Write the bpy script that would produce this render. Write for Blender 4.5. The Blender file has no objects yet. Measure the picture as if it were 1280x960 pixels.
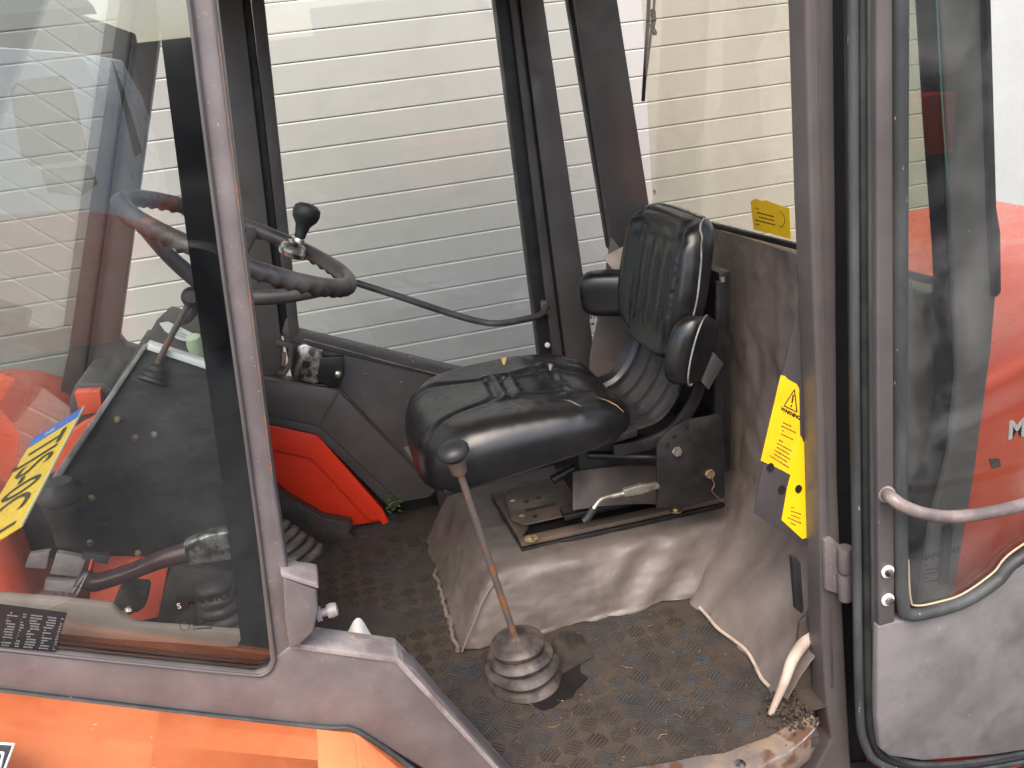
import bpy, bmesh, math, random
import numpy as np
from mathutils import Vector, Matrix, noise
random.seed(7)
sc = bpy.context.scene
COL = sc.collection
# ------------------------------------------------------------------ camera
F = 1100.0
CX = np.array([5900, -1145, F]); CX = CX / np.linalg.norm(CX)
CV = np.array([377, 3000, F]); CV = CV - CX * (CX @ CV); CV = CV / np.linalg.norm(CV)
CY = np.cross(CV, CX)
if CY[2] < 0: CY = -CY
H = 1.3
cam_d = bpy.data.cameras.new('camera'); cam = bpy.data.objects.new('camera', cam_d); COL.objects.link(cam)
cam_d.sensor_width = 36; cam_d.lens = F / 1280 * 36; cam_d.clip_start = 0.02; cam_d.clip_end = 500
R = np.array([CX, CY, -CV])            # rows: world axes in camera coords (x right, y down, z forward)
Rm = Matrix(((R[0][0], -R[0][1], -R[0][2]), (R[1][0], -R[1][1], -R[1][2]), (R[2][0], -R[2][1], -R[2][2])))
cam.matrix_world = Matrix.Translation((0, 0, H)) @ Rm.to_4x4()
sc.camera = cam
# ------------------------------------------------------------------ light
w = bpy.data.worlds.new('World'); sc.world = w; w.use_nodes = True
nt = w.node_tree; sky = nt.nodes.new('ShaderNodeTexSky'); sky.sky_type = 'NISHITA'; sky.sun_disc = False
SUN_EL, SUN_AZ = math.radians(52), math.radians(200)     # azimuth clockwise from +Y
sky.sun_elevation = SUN_EL; sky.sun_rotation = SUN_AZ
sky.air_density = 1.0; sky.dust_density = 3.0; sky.ozone_density = 0.6
bgn = nt.nodes['Background']; nt.links.new(sky.outputs[0], bgn.inputs[0]); bgn.inputs[1].default_value = 0.15
sl = bpy.data.lights.new('sun', 'SUN'); sl.energy = 0.8; sl.angle = math.radians(45); sl.color = (1, .96, .9)
so = bpy.data.objects.new('sun', sl); COL.objects.link(so)
sd = Vector((math.sin(SUN_AZ) * math.cos(SUN_EL), math.cos(SUN_AZ) * math.cos(SUN_EL), math.sin(SUN_EL)))
so.rotation_euler = sd.to_track_quat('Z', 'Y').to_euler(); so.location = (0, 0, 8)
sc.view_settings.view_transform = 'Standard'; sc.view_settings.look = 'None'
sc.view_settings.exposure = 1.6; sc.view_settings.gamma = 1
try:
    sc.view_settings.use_white_balance = True; sc.view_settings.white_balance_temperature = 6700
except Exception: pass
sc.render.engine = 'CYCLES'; sc.cycles.max_bounces = 10; sc.cycles.transparent_max_bounces = 24
# ------------------------------------------------------------------ helpers
def on(px, py, y=None, z=None, x=None):
    """photo ray (1280x960) meets a plane of the place"""
    d = np.array([px - 640, py - 480, F]); r = np.array([d @ CX, d @ CY, -(d @ CV)])
    t = y / r[1] if y is not None else ((z - H) / r[2] if z is not None else x / r[0])
    p = r * t; return Vector((p[0], p[1], p[2] + H))
ROOT = {}
def empty(name, loc, label, cat, group=None):
    o = bpy.data.objects.new(name, None); COL.objects.link(o); o.location = loc; o.empty_display_size = .1
    o['label'] = label; o['category'] = cat
    if group: o['group'] = group
    return o
def rootloc(p):
    while p.parent: p = p.parent
    return p.location.copy() if p.type == 'EMPTY' else Vector()
def link(name, bm, m, parent=None, smooth=False, auto=None):
    """bm in world coordinates -> one mesh object"""
    me = bpy.data.meshes.new(name)
    if parent is not None:
        off = rootloc(parent)
        bmesh.ops.translate(bm, verts=bm.verts, vec=-off)
    bmesh.ops.recalc_face_normals(bm, faces=bm.faces)
    bm.to_mesh(me); bm.free()
    o = bpy.data.objects.new(name, me); COL.objects.link(o)
    for mm in (m if isinstance(m, (list, tuple)) else [m]): me.materials.append(mm)
    if smooth or auto:
        me.polygons.foreach_set('use_smooth', [True] * len(me.polygons))
    if auto:
        me.set_sharp_from_angle(angle=math.radians(auto))
    if parent is not None: o.parent = parent
    return o
def tag(o, label, cat, group=None, kind=None):
    if label: o['label'] = label
    if cat: o['category'] = cat
    if group: o['group'] = group
    if kind: o['kind'] = kind
    return o
def polybm(bm, pts, vec, bev=0, seg=2):
    vec = Vector(vec)
    a = [bm.verts.new(p) for p in pts]; b = [bm.verts.new(Vector(p) + vec) for p in pts]
    n = len(pts); fs = [bm.faces.new(a), bm.faces.new(b[::-1])]
    for i in range(n): fs.append(bm.faces.new([a[i], b[i], b[(i + 1) % n], a[(i + 1) % n]]))
    bmesh.ops.recalc_face_normals(bm, faces=fs)
    if bev:
        es = list({e for f in fs for e in f.edges})
        bmesh.ops.bevel(bm, geom=es, offset=bev, segments=seg, profile=.5, affect='EDGES', clamp_overlap=True)
def prism(name, px, Y, d, m, parent, bev=.002, seg=2, kind=None):
    bm = bmesh.new(); polybm(bm, [on(a, b, y=Y) for a, b in px], (0, d, 0), bev, seg)
    o = link(name, bm, m, parent, auto=35)
    if kind: o['kind'] = kind
    return o
def solid(name, pts, vec, m, parent, bev=.002, seg=2):
    bm = bmesh.new(); polybm(bm, [Vector(p) for p in pts], vec, bev, seg)
    return link(name, bm, m, parent, auto=35)
def boxbm(bm, c, s, rot=None, bev=0):
    c = Vector(c); M_ = rot or Matrix.Identity(3); x, y, z = s[0] / 2, s[1] / 2, s[2] / 2
    pts = [c + M_ @ Vector(v) for v in ((-x, -y, -z), (x, -y, -z), (x, y, -z), (-x, y, -z))]
    polybm(bm, pts, M_ @ Vector((0, 0, 2 * z)), bev)
def box(name, c, s, m, parent, rot=None, bev=.002):
    bm = bmesh.new(); boxbm(bm, c, s, rot, bev); return link(name, bm, m, parent, auto=35)
def smoothpath(pts, n=8):
    pts = [Vector(p) for p in pts]; P = [pts[0] * 2 - pts[1]] + pts + [pts[-1] * 2 - pts[-2]]; out = []
    for i in range(1, len(P) - 2):
        for k in range(n):
            t = k / n; a, b, c, d = P[i - 1], P[i], P[i + 1], P[i + 2]
            out.append(.5 * ((2 * b) + (-a + c) * t + (2 * a - 5 * b + 4 * c - d) * t * t + (-a + 3 * b - 3 * c + d) * t ** 3))
    out.append(pts[-1]); return out
def tubebm(bm, pts, r, sides=12, closed=False, prof=None):
    pts = [Vector(p) for p in pts]; n = len(pts); rings = []
    def tan(i):
        if closed: return (pts[(i + 1) % n] - pts[i - 1]).normalized()
        return (pts[min(i + 1, n - 1)] - pts[max(i - 1, 0)]).normalized()
    t0 = tan(0); up = Vector((0, 0, 1)) if abs(t0.z) < .9 else Vector((1, 0, 0))
    nn = t0.cross(up).normalized()
    for i in range(n):
        t = tan(i); nn = (nn - t * nn.dot(t)).normalized(); b = t.cross(nn)
        rr = r(i / (n - 1)) if callable(r) else r
        ring = []
        for k in range(sides):
            a = 2 * math.pi * k / sides; q = prof(i, a) if prof else 1
            ring.append(bm.verts.new(pts[i] + (nn * math.cos(a) + b * math.sin(a)) * rr * q))
        rings.append(ring)
    m = n if closed else n - 1
    for i in range(m):
        A, B = rings[i], rings[(i + 1) % n]
        for k in range(sides): bm.faces.new([A[k], A[(k + 1) % sides], B[(k + 1) % sides], B[k]])
    if not closed: bm.faces.new(rings[0][::-1]); bm.faces.new(rings[-1])
def tube(name, pts, r, m, parent, n=8, sides=12, closed=False):
    bm = bmesh.new(); tubebm(bm, smoothpath(pts, n) if n > 1 else pts, r, sides, closed)
    return link(name, bm, m, parent, auto=50)
def frame(axis, ref=(0, 0, 1)):
    a = Vector(axis).normalized(); ref = Vector(ref)
    if abs(a.dot(ref.normalized())) > .95: ref = Vector((1, 0, 0))
    x = ref.cross(a).normalized(); y = a.cross(x); return Matrix((x, y, a)).transposed()
def lathebm(bm, o, axis, prof, sides=32, sx=1, sy=1, wob=None):
    M_ = frame(axis); o = Vector(o); rings = []
    for (r, h) in prof:
        rings.append([bm.verts.new(o + M_ @ Vector((r * sx * math.cos(2 * math.pi * k / sides) * (wob(k / sides, h) if wob else 1),
                      r * sy * math.sin(2 * math.pi * k / sides) * (wob(k / sides, h) if wob else 1), h))) for k in range(sides)])
    for A, B in zip(rings, rings[1:]):
        for k in range(sides): bm.faces.new([A[k], A[(k + 1) % sides], B[(k + 1) % sides], B[k]])
    bm.faces.new(rings[0][::-1]); bm.faces.new(rings[-1])
def lathe(name, o, axis, prof, m, parent, sides=32, **k):
    bm = bmesh.new(); lathebm(bm, o, axis, prof, sides, **k); return link(name, bm, m, parent, auto=40)
def bellprof(r0, r1, h, n, amp):
    out = []; K = n * 8
    for i in range(K + 1):
        t = i / K; r = r0 + (r1 - r0) * t; out.append((r + amp * abs(math.sin(math.pi * n * t)) ** .7 * (1 - .3 * t), h * t))
    return out
def text(name, s, o, xd, up, size, m, parent, thick=.0006, bold=0, align='LEFT'):
    cu = bpy.data.curves.new(name, 'FONT'); cu.body = s; cu.size = size; cu.extrude = thick; cu.offset = bold; cu.align_x = align
    t = bpy.data.objects.new(name, cu); COL.objects.link(t)
    bpy.context.view_layer.update()
    me = bpy.data.meshes.new_from_object(t.evaluated_get(bpy.context.evaluated_depsgraph_get()))
    bpy.data.objects.remove(t)
    x = Vector(xd); x = x.normalized(); u = Vector(up); 
    nrm = x.cross(u).normalized()
    M_ = Matrix((x, u.normalized() if abs(x.dot(u.normalized())) < .6 else nrm.cross(x), nrm)).transposed()
    bm = bmesh.new(); bm.from_mesh(me); bpy.data.meshes.remove(me)
    for v in bm.verts: v.co = Vector(o) + M_ @ v.co
    return link(name, bm, m, parent)
def grid(name, fn, nu, nv, m, parent, thick=0, smooth=True):
    bm = bmesh.new(); V = [[bm.verts.new(fn(i / nu, j / nv)) for j in range(nv + 1)] for i in range(nu + 1)]
    for i in range(nu):
        for j in range(nv): bm.faces.new([V[i][j], V[i + 1][j], V[i + 1][j + 1], V[i][j + 1]])
    if thick:
        bmesh.ops.recalc_face_normals(bm, faces=bm.faces)
        bmesh.ops.solidify(bm, geom=list(bm.faces), thickness=thick)
    return link(name, bm, m, parent, auto=50 if smooth else None)
def fbm(p, s): return noise.fractal(Vector(p) * s, .6, 2.1, 4)
# ------------------------------------------------------------------ materials
def M(name, col, rough=.5, col2=None, ns=6, lo=.4, hi=.62, spk=None, bump=0, bs=150, metal=0, st=(1, 1, 1), coat=0, spec=.5, c3=None, n3=20, lo3=.55, hi3=.65, rv=.12, bump2=0, bs2=12):
    m = bpy.data.materials.new(name); m.use_nodes = True; t = m.node_tree; N = t.nodes.new; L = t.links.new
    b = t.nodes['Principled BSDF']; tc = N('ShaderNodeTexCoord'); mp = N('ShaderNodeMapping'); mp.inputs['Scale'].default_value = st
    L(tc.outputs['Object'], mp.inputs[0])
    def ramp(scale, lo, hi, detail=6, vec=mp.outputs[0], rgh=.6):
        n = N('ShaderNodeTexNoise'); n.inputs['Scale'].default_value = scale; n.inputs['Detail'].default_value = detail; n.inputs['Roughness'].default_value = rgh
        L(vec, n.inputs['Vector']); r = N('ShaderNodeMapRange'); r.inputs[1].default_value = lo; r.inputs[2].default_value = hi; L(n.outputs[0], r.inputs[0]); return r.outputs[0]
    cur = None
    def mix(fac, a, bcol):
        x = N('ShaderNodeMix'); x.data_type = 'RGBA'; L(fac, x.inputs[0])
        if isinstance(a, tuple): x.inputs[6].default_value = a
        else: L(a, x.inputs[6])
        x.inputs[7].default_value = bcol; return x.outputs[2]
    c = (*col, 1)
    if col2: c = mix(ramp(ns, lo, hi), c, (*col2, 1))
    if c3: c = mix(ramp(n3, lo3, hi3), c, (*c3, 1))
    if spk: c = mix(ramp(spk[1], spk[2], spk[2] + .03, 2), c, (*spk[0], 1))
    if isinstance(c, tuple): b.inputs['Base Color'].default_value = c
    else: L(c, b.inputs['Base Color'])
    rr = N('ShaderNodeMapRange'); rn = N('ShaderNodeTexNoise'); rn.inputs['Scale'].default_value = 18; rn.inputs['Detail'].default_value = 5; L(mp.outputs[0], rn.inputs['Vector']); L(rn.outputs[0], rr.inputs[0])
    rr.inputs[1].default_value = .3; rr.inputs[2].default_value = .7; rr.inputs[3].default_value = max(.03, rough - rv); rr.inputs[4].default_value = min(1, rough + rv)
    L(rr.outputs[0], b.inputs['Roughness'])
    b.inputs['Metallic'].default_value = metal; b.inputs['Specular IOR Level'].default_value = spec
    if coat: b.inputs['Coat Weight'].default_value = coat; b.inputs['Coat Roughness'].default_value = .12
    prev = None
    for (bb, s) in ((bump, bs), (bump2, bs2)):
        if bb:
            n = N('ShaderNodeTexNoise'); n.inputs['Scale'].default_value = s; n.inputs['Detail'].default_value = 4; L(mp.outputs[0], n.inputs['Vector'])
            bn = N('ShaderNodeBump'); bn.inputs['Strength'].default_value = bb; bn.inputs['Distance'].default_value = .3 / s; L(n.outputs[0], bn.inputs['Height'])
            if prev: L(prev, bn.inputs['Normal'])
            prev = bn.outputs[0]
    if prev: L(prev, b.inputs['Normal'])
    return m
def glassmat(name, tint=(.95, .97, .95), ior=1.5, dust=.03, dcol=(.6, .6, .58), rough=.0):
    m = bpy.data.materials.new(name); m.use_nodes = True; t = m.node_tree; t.nodes.clear(); N = t.nodes.new; L = t.links.new
    out = N('ShaderNodeOutputMaterial'); tr = N('ShaderNodeBsdfTransparent'); tr.inputs[0].default_value = (*tint, 1)
    gl = N('ShaderNodeBsdfGlossy'); gl.inputs['Roughness'].default_value = rough; fr = N('ShaderNodeFresnel'); 
    ge = N('ShaderNodeNewGeometry'); mi = N('ShaderNodeMix'); mi.inputs[2].default_value = ior; mi.inputs[3].default_value = 1 / ior; L(ge.outputs['Backfacing'], mi.inputs[0]); L(mi.outputs[0], fr.inputs[0])
    mx = N('ShaderNodeMixShader'); L(fr.outputs[0], mx.inputs[0]); L(tr.outputs[0], mx.inputs[1]); L(gl.outputs[0], mx.inputs[2])
    df = N('ShaderNodeBsdfDiffuse'); df.inputs[0].default_value = (*dcol, 1); m2 = N('ShaderNodeMixShader')
    tc = N('ShaderNodeTexCoord'); n = N('ShaderNodeTexNoise'); n.inputs['Scale'].default_value = 5; n.inputs['Detail'].default_value = 10; n.inputs['Roughness'].default_value = .6; n.inputs['Distortion'].default_value = .6
    L(tc.outputs['Object'], n.inputs['Vector']); r = N('ShaderNodeMapRange'); r.inputs[1].default_value = .45; r.inputs[2].default_value = .85; r.inputs[3].default_value = dust * .2; r.inputs[4].default_value = dust * 4
    L(n.outputs[0], r.inputs[0]); L(r.outputs[0], m2.inputs[0]); L(mx.outputs[0], m2.inputs[1]); L(df.outputs[0], m2.inputs[2]); L(m2.outputs[0], out.inputs[0])
    return m
PAINT = M('cab_paint', (.078, .068, .066), .42, (.105, .092, .088), 5, .4, .7, spk=((.4, .33, .27), 220, .75), bump=.08, bs=350, c3=(.085, .068, .065), n3=14, lo3=.58, hi3=.75)
PAINTW = M('worn_cab_paint', (.118, .1, .1), .42, (.16, .137, .133), 9, .42, .66, spk=((.42, .33, .25), 200, .715), bump=.1, bs=300, c3=(.24, .165, .11), n3=70, lo3=.62, hi3=.74)
DOORP = M('door_panel_paint', (.128, .118, .116), .45, (.19, .176, .172), 7, .38, .66, spk=((.6, .56, .52), 70, .745), bump=.1, bs=240, c3=(.105, .094, .09), n3=11, lo3=.5, hi3=.75)
PAINTD = M('dark_frame_paint', (.06, .053, .052), .5, (.088, .076, .072), 9, .4, .65, spk=((.35, .3, .25), 150, .73), bump=.1, bs=300)
LIP = M('worn_steel_lip', (.3, .27, .26), .42, (.17, .14, .14), 14, .42, .6, spk=((.5, .3, .14), 60, .66), bump=.15, bs=200)
RUBBER = M('black_rubber', (.01, .01, .011), .5, (.022, .021, .021), 10, bump=.1, bs=300)
RUBG = M('dusty_rubber', (.028, .03, .03), .55, (.065, .068, .066), 12, .4, .65, spk=((.35, .35, .33), 130, .72), bump=.3, bs=120, st=(1, 1, .25))
BELLOW = M('dusty_bellows_rubber', (.026, .021, .019), .5, (.075, .058, .048), 16, .42, .7, bump=.2, bs=120)
FRIT = M('black_glass_border', (.006, .006, .007), .08, rv=.03, spec=.6)
VINYL = M('black_seat_vinyl', (.007, .007, .0075), .3, (.014, .013, .013), 9, .4, .7, bump=.07, bs=520, rv=.04, spec=.55)
SHELL = M('black_seat_shell', (.014, .014, .015), .36, (.04, .033, .03), 18, .45, .75, bump=.05, bs=200)
PIPING = M('grey_piping', (.3, .3, .29), .6, (.12, .12, .12), 40)
FOAM = M('yellow_foam', (.62, .42, .13), .9)
TAUPE = M('taupe_vinyl_trim', (.18, .147, .13), .5, (.125, .1, .088), 5, .4, .66, bump=.12, bs=300, c3=(.1, .078, .065), n3=9, lo3=.55, hi3=.8, bump2=.25, bs2=8)
TAUPED = M('grimy_taupe_vinyl', (.19, .155, .14), .55, (.13, .1, .09), 5, .4, .66, bump=.12, bs=300, bump2=.25, bs2=7)
MATF = M('dirty_floor_mat', (.03, .028, .028), .7, (.058, .042, .031), 6, .38, .56, spk=((.2, .14, .085), 210, .69), bump=.6, bs=160, c3=(.06, .043, .031), n3=11, lo3=.48, hi3=.66)
RIDGE = M('mat_ridges', (.056, .058, .062), .5, (.05, .038, .03), 7, .4, .58, bump=.4, bs=160)
DIRT = M('dry_soil', (.03, .02, .013), .95, (.06, .042, .028), 60, bump=.6, bs=200)
CRUMB = M('pale_crumbs', (.34, .26, .17), .9, (.12, .075, .04), 30)
STRAW = M('straw', (.3, .2, .1), .8, (.1, .06, .035), 60)
SHUT = M('shutter_paint', (.49, .485, .46), .38, (.435, .43, .405), 1.2, .3, .75, bump=.05, bs=90, st=(.25, 1, 5), rv=.05)
ORANGE = M('faded_orange_paint', (.78, .23, .085), .42, (.84, .31, .13), 4, .35, .65, spk=((.75, .55, .3), 46, .735), bump=.03, bs=120, st=(.35, 1, 2.5), c3=(.68, .15, .05), n3=7, lo3=.5, hi3=.8)
RED = M('red_paint', (.78, .045, .016), .36, (.7, .04, .015), 6, .4, .7, spk=((.2, .06, .04), 60, .72), bump=.03, bs=100)
REDW = M('weathered_red_paint', (.8, .1, .045), .32, (.82, .17, .095), 5, .4, .65, spk=((.5, .28, .12), 20, .71), bump=.03, bs=100)
STEEL = M('zinc_plate', (.5, .48, .42), .35, (.25, .2, .15), 40, .45, .65, metal=.85, bump=.1, bs=150)
CHROME = M('worn_chrome', (.6, .58, .54), .28, (.13, .11, .09), 45, .45, .6, metal=.9, bump=.1, bs=120)
BRASS = M('yellow_zinc_bolt', (.62, .5, .3), .38, (.3, .22, .13), 80, metal=.8)
RUSTY = M('rusty_rod', (.1, .085, .08), .5, (.21, .09, .045), 30, .48, .58, bump=.3, bs=150)
DKSTEEL = M('black_bracket_steel', (.009, .0085, .009), .45, (.018, .016, .016), 20, bump=.1, bs=200)
RUSTPL = M('brown_seat_plate', (.085, .065, .055), .5, (.13, .085, .06), 20, .42, .62, bump=.15, bs=180)
RUSTSILL = M('rusted_sill', (.15, .125, .115), .6, (.25, .18, .12), 9, .45, .6, c3=(.12, .06, .035), n3=15, lo3=.54, hi3=.62, bump=.3, bs=90)
YEL = M('yellow_sticker', (.88, .55, .02), .4, (.8, .45, .01), 10, rv=.05)
YELP = M('yellow_plate', (.85, .53, .01), .3, rv=.05)
BLUE = M('plate_blue', (.02, .13, .55), .35)
INK = M('black_ink', (.012, .01, .01), .5)
INKB = M('dark_text', (.1, .05, .01), .6)
WHITE = M('white_print', (.8, .78, .75), .5)
DECAL = M('black_decal', (.018, .018, .02), .35)
GREYP = M('grey_print', (.42, .42, .41), .5)
BEIGE = M('beige_painted_beam', (.38, .29, .25), .55, (.3, .22, .185), 7, bump=.1)
HOSE = M('pale_hose', (.5, .41, .34), .6, (.36, .28, .22), 14, bump=.1)
CLOTH = M('white_cloth', (.72, .68, .6), .9, (.5, .42, .33), 14, .5, .7)
CONS = M('black_console_sheet', (.012, .0115, .0125), .5, (.04, .033, .03), 5, .4, .75, spk=((.2, .17, .15), 150, .75), bump=.35, bs=14, bump2=.2, bs2=90)
WHEELM = M('steering_wheel_plastic', (.045, .04, .04), .45, (.12, .1, .095), 14, .4, .7, bump=.1, bs=200)
GREYB = M('grey_block_paint', (.3, .26, .26), .45, (.2, .16, .16), 16)
STRIP = M('beige_seal_strip', (.4, .33, .22), .5)
GREEN = M('weed_leaf', (.09, .17, .035), .7)
PAVE = M('paving', (.05, .048, .046), .9, (.035, .034, .033), 3, bump=.3, bs=60)
WALLW = M('blown_sky_white', (.82, .82, .82), .8, (.78, .78, .78), 3)
BRICK = M('brown_brick', (.2, .1, .07), .85, (.14, .08, .06), 12)
ROOFM = M('grey_roof', (.09, .1, .1), .8)
TRUCKW = M('white_truck_paint', (.85, .85, .82), .3)
TWIN = M('dark_truck_window', (.02, .025, .025), .08)
GL = glassmat('clear_glass', (.95, .97, .95), 1.5, .02)
GLN = glassmat('near_glass', (.9, .93, .92), 1.95, .005)
GLR = glassmat('rear_glass', (.93, .92, .84), 1.45, .03, (.62, .58, .42))
GLD = glassmat('door_glass', (.78, .8, .79), 1.7, .03)
GEDGE = M('green_glass_edge', (.1, .28, .22), .2)
# ------------------------------------------------------------------ setting
def sheet(name, x0, x1, y0, y1, z, m):
    bm = bmesh.new(); bm.faces.new([bm.verts.new(v) for v in ((x0, y0, z), (x1, y0, z), (x1, y1, z), (x0, y1, z))])
    o = link(name, bm, m); o['kind'] = 'structure'; return o
GZ = -.5
sheet('ground', -150, 150, -150, 150, GZ, PAVE)
YN, YF = 1.3, 2.5
# roller shutter behind the truck: one mesh shared by all slats
YS = 3.3; PITCH = .0965
sh = empty('roller_shutter', (0, YS, GZ), 'closed pale grey roller shutter of wide horizontal slats behind the vehicle', 'shutter')
X0, X1 = -5.0, on(1100, 150, y=YS)[0] + .35
prof = [(.004, .0004), (-.0015, .0008), (-.003, .004), (-.0050, .04), (-.0080, .0895), (-.0066, .0932), (.001, .0945), (.008, .0945), (.016, .0945), (.016, .0006)]
bm = bmesh.new(); polybm(bm, [Vector((X0, y, z)) for y, z in prof], (X1 - X0, 0, 0))
z0 = on(450, 30, y=YS)[2]; kk = round((z0 - GZ) / PITCH)
for i in range(34):
    z = z0 + (i - kk) * PITCH
    if i == 0: s0 = link('slat', bm, SHUT, sh, auto=20); s0.location = (0, 0, z - GZ); s0.data.transform(Matrix.Translation((0, YS, GZ)))
    else:
        s = s0.copy(); COL.objects.link(s); s.location = (0, 0, z - GZ)
box('backing', ((X0 + X1) / 2, YS + .05, 1.1), (X1 - X0, .04, 3.4), RUBG, sh)
ww = empty('white_sky_wall', (X1 + 2, YS, GZ), 'plain white wall added in place of blown-out sky, right of the roller shutter', 'wall')
box('render', (X1 + 2.55, YS + .12, 1.3), (5, .2, 3.6), WALLW, ww)  # added white slab, stands in for the blown-out sky beside the shutter
# ------------------------------------------------------------------ the vehicle
V = empty('forklift_truck', (.25, 1.9, GZ), 'red rough-terrain forklift with its brown cab door open, black seat inside', 'forklift')
# chassis under the cab so that the cab stands on something
box('chassis', (.2, 1.9, -.2), (1.9, .9, .3), RED, V)
wheel_spec = [(-.75, 1.42), (-.75, 2.38), (1.35, 1.5), (1.35, 2.3)]
for (x, y) in wheel_spec:
    bm = bmesh.new(); lathebm(bm, (x, y - .12, -.17), (0, 1, 0), [(.2, 0), (.3, 0), (.33, .03), (.33, .21), (.3, .24), (.2, .24)], 40)
    t = link('tyre', bm, RUBBER, V, auto=40)
    lathe('rim', (x, y - .09, -.17), (0, 1, 0), [(.05, 0), (.2, .0), (.205, .18), (.05, .18)], TRUCKW, t)
# floor
FX0, FX1 = -.95, .84
solid('floor_plate', [(FX0, 1.305, -.03), (.2, 1.305, -.03), (.2, 1.24, -.03), (.765, 1.24, -.03), (.765, 1.36, -.03), (FX1, 1.36, -.03), (FX1, 2.66, -.03), (FX0, 2.66, -.03)], (0, 0, .022), MATF, V)
def floorz(x, y): return .0035 * fbm((x, y, 0), 5)
mat_o = grid('floor_mat', lambda u, v: (lambda x, y: Vector((x, y, floorz(x, y))))(FX0 + (.83 - FX0) * u, (1.235 if .2 < FX0 + (.83 - FX0) * u < .765 else 1.30) * (1 - v) + 2.645 * v), 130, 95, MATF, V)
BX0, BY0, BY1 = .137, 1.759, 2.14
bm = bmesh.new(); c = .050
for i in range(int(1.35 / c)):
    for j in range(int(1.34 / c)):
        cx, cy = -.6 + i * c, 1.275 + j * c
        if cx > .715 or (cx < .22 and cy < 1.33) or cy < 1.25 + max(0, cx - .55) * .3 or (cx > BX0 - .02 and BY0 - .01 < cy): continue
        if math.hypot(cx - .25, cy - 1.6) < .06: continue
        if fbm((cx, cy, 3), 3.3) > .3: continue
        a = math.radians(38) if (i + j) % 2 else math.radians(-38)
        Mr = Matrix.Rotation(a, 3, 'Z')
        for k in range(5):
            o = Mr @ Vector((0, (k - 2) * .0082, 0)); x, y = cx + o.x, cy + o.y
            hh = .0036 + .0014 * fbm((x, y, 9), 12)
            boxbm(bm, (x, y, floorz(x, y) + hh / 2 - .0006), (.040 * (1 - .16 * abs(k - 2)), .003, hh), Mr)
r = link('tread_ridges', bm, RIDGE, V); r['kind'] = 'stuff'
# ---- seat box (vinyl covered) ----
ZT = .165
def boxshape():
    bm = bmesh.new()
    b = [Vector((.137, 1.759, 0)), Vector((.86, 1.755, 0)), Vector((.86, 2.35, 0)), Vector((.136, 2.35, 0))]
    t = [Vector((.245, 1.80, ZT)), Vector((.95, 1.80, ZT)), Vector((.95, 2.33, ZT)), Vector((.235, 2.33, ZT))]
    vs = [bm.verts.new(p) for p in b + t]
    for f in ((0, 3, 2, 1), (4, 5, 6, 7), (0, 1, 5, 4), (1, 2, 6, 5), (2, 3, 7, 6), (3, 0, 4, 7)): bm.faces.new([vs[i] for i in f])
    bmesh.ops.bevel(bm, geom=[e for e in bm.edges if max(v.co.z for v in e.verts) > .1], offset=.028, segments=5, profile=.5, affect='EDGES')
    bmesh.ops.subdivide_edges(bm, edges=[e for e in bm.edges if e.calc_length() > .1], cuts=40, use_grid_fill=True)
    bmesh.ops.triangulate(bm, faces=[f for f in bm.faces if len(f.verts) > 4])
    bm.normal_update()
    for v in bm.verts:
        p = v.co.copy(); n = v.normal
        d = .006 * fbm(p, 6)
        if p.y < 1.81 and p.z < ZT - .01:      # slack folds of the near face, running down to the rear corner
            s = (p.x - .52) ; k = max(0, min(1, (p.x - .3) / .3))
            d += .008 * k * math.sin((p.x * 1.0 + (ZT - p.z) * 1.1) * 42 + 1.2) * math.exp(-((p.x - .62) / .16) ** 2)
            d += .004 * math.sin(p.x * 26 + p.z * 16 + 2 * fbm(p, 4))
        if p.z < .01: d += .008 * fbm((p.x, p.y, 5), 14)
        v.co = p + n * d
        if v.co.z < .002: v.co.z = .002
    return bm
link('seat_box', boxshape(), M('creased_box_vinyl', (.155, .13, .115), .5, (.105, .085, .077), 5, .38, .66, bump=.12, bs=300, c3=(.085, .065, .055), n3=8, lo3=.52, hi3=.75, bump2=.25, bs2=8), V, auto=60)
# seam on the near-left edge and the torn hem
tube('seam', [(.142, 1.756, .008), (.175, 1.765, .06), (.215, 1.78, .12), (.25, 1.79, .155)], .0028, TAUPED, V)
bm = bmesh.new(); pts = [(.136 + random.uniform(-.006, .004), 1.765 + .375 * i / 30, .006 + random.uniform(0, .008)) for i in range(31)]
tubebm(bm, pts, .006, 8); link('torn_hem', bm, TAUPED, V, auto=60)
# ---- rear bulkhead (vinyl) ----
def bulk(u, v):
    y = 1.335 + (2.5 - 1.335) * u
    z = v * .84
    xp = [(0, .738), (.06, .775), (.17, .875), (.26, .915), (.58, .948), (.84, .985)]
    for (a, b), (c_, d) in zip(xp, xp[1:]):
        if a <= z <= c_ + 1e-6: x = b + (d - b) * (z - a) / (c_ - a); break
    k = math.exp(-((z - .13) / .12) ** 2)
    x += .010 * fbm((y * 1.3, z, 2), 4)
    x -= .018 * k * math.sin((y - 1.34) * 26 + z * 14) * math.exp(-((y - 1.62) / .2) ** 2)
    x -= .03 * math.exp(-((y - 1.74 + (.17 - z) * .1) / .035) ** 2) * max(0, 1 - z / .3)
    if z < .03: x += .006 * fbm((y, 0, 4), 18)
    return Vector((x, y, max(z, .002)))
grid('rear_bulkhead', bulk, 110, 80, TAUPE, V, thick=-.004)
tube('hem_piping', [bulk((y - 1.335) / 1.165, .012) + Vector((-.006, 0, -.004 + random.uniform(-.003, .005))) for y in (1.70, 1.66, 1.61, 1.56, 1.51, 1.46, 1.42, 1.39)], .0042, HOSE, V)
hp = [on(1040, 765, y=1.38), on(1012, 795, y=1.365), on(992, 822, y=1.34), on(982, 848, y=1.325), on(974, 868, y=1.32), on(963, 893, y=1.315)]
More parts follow.
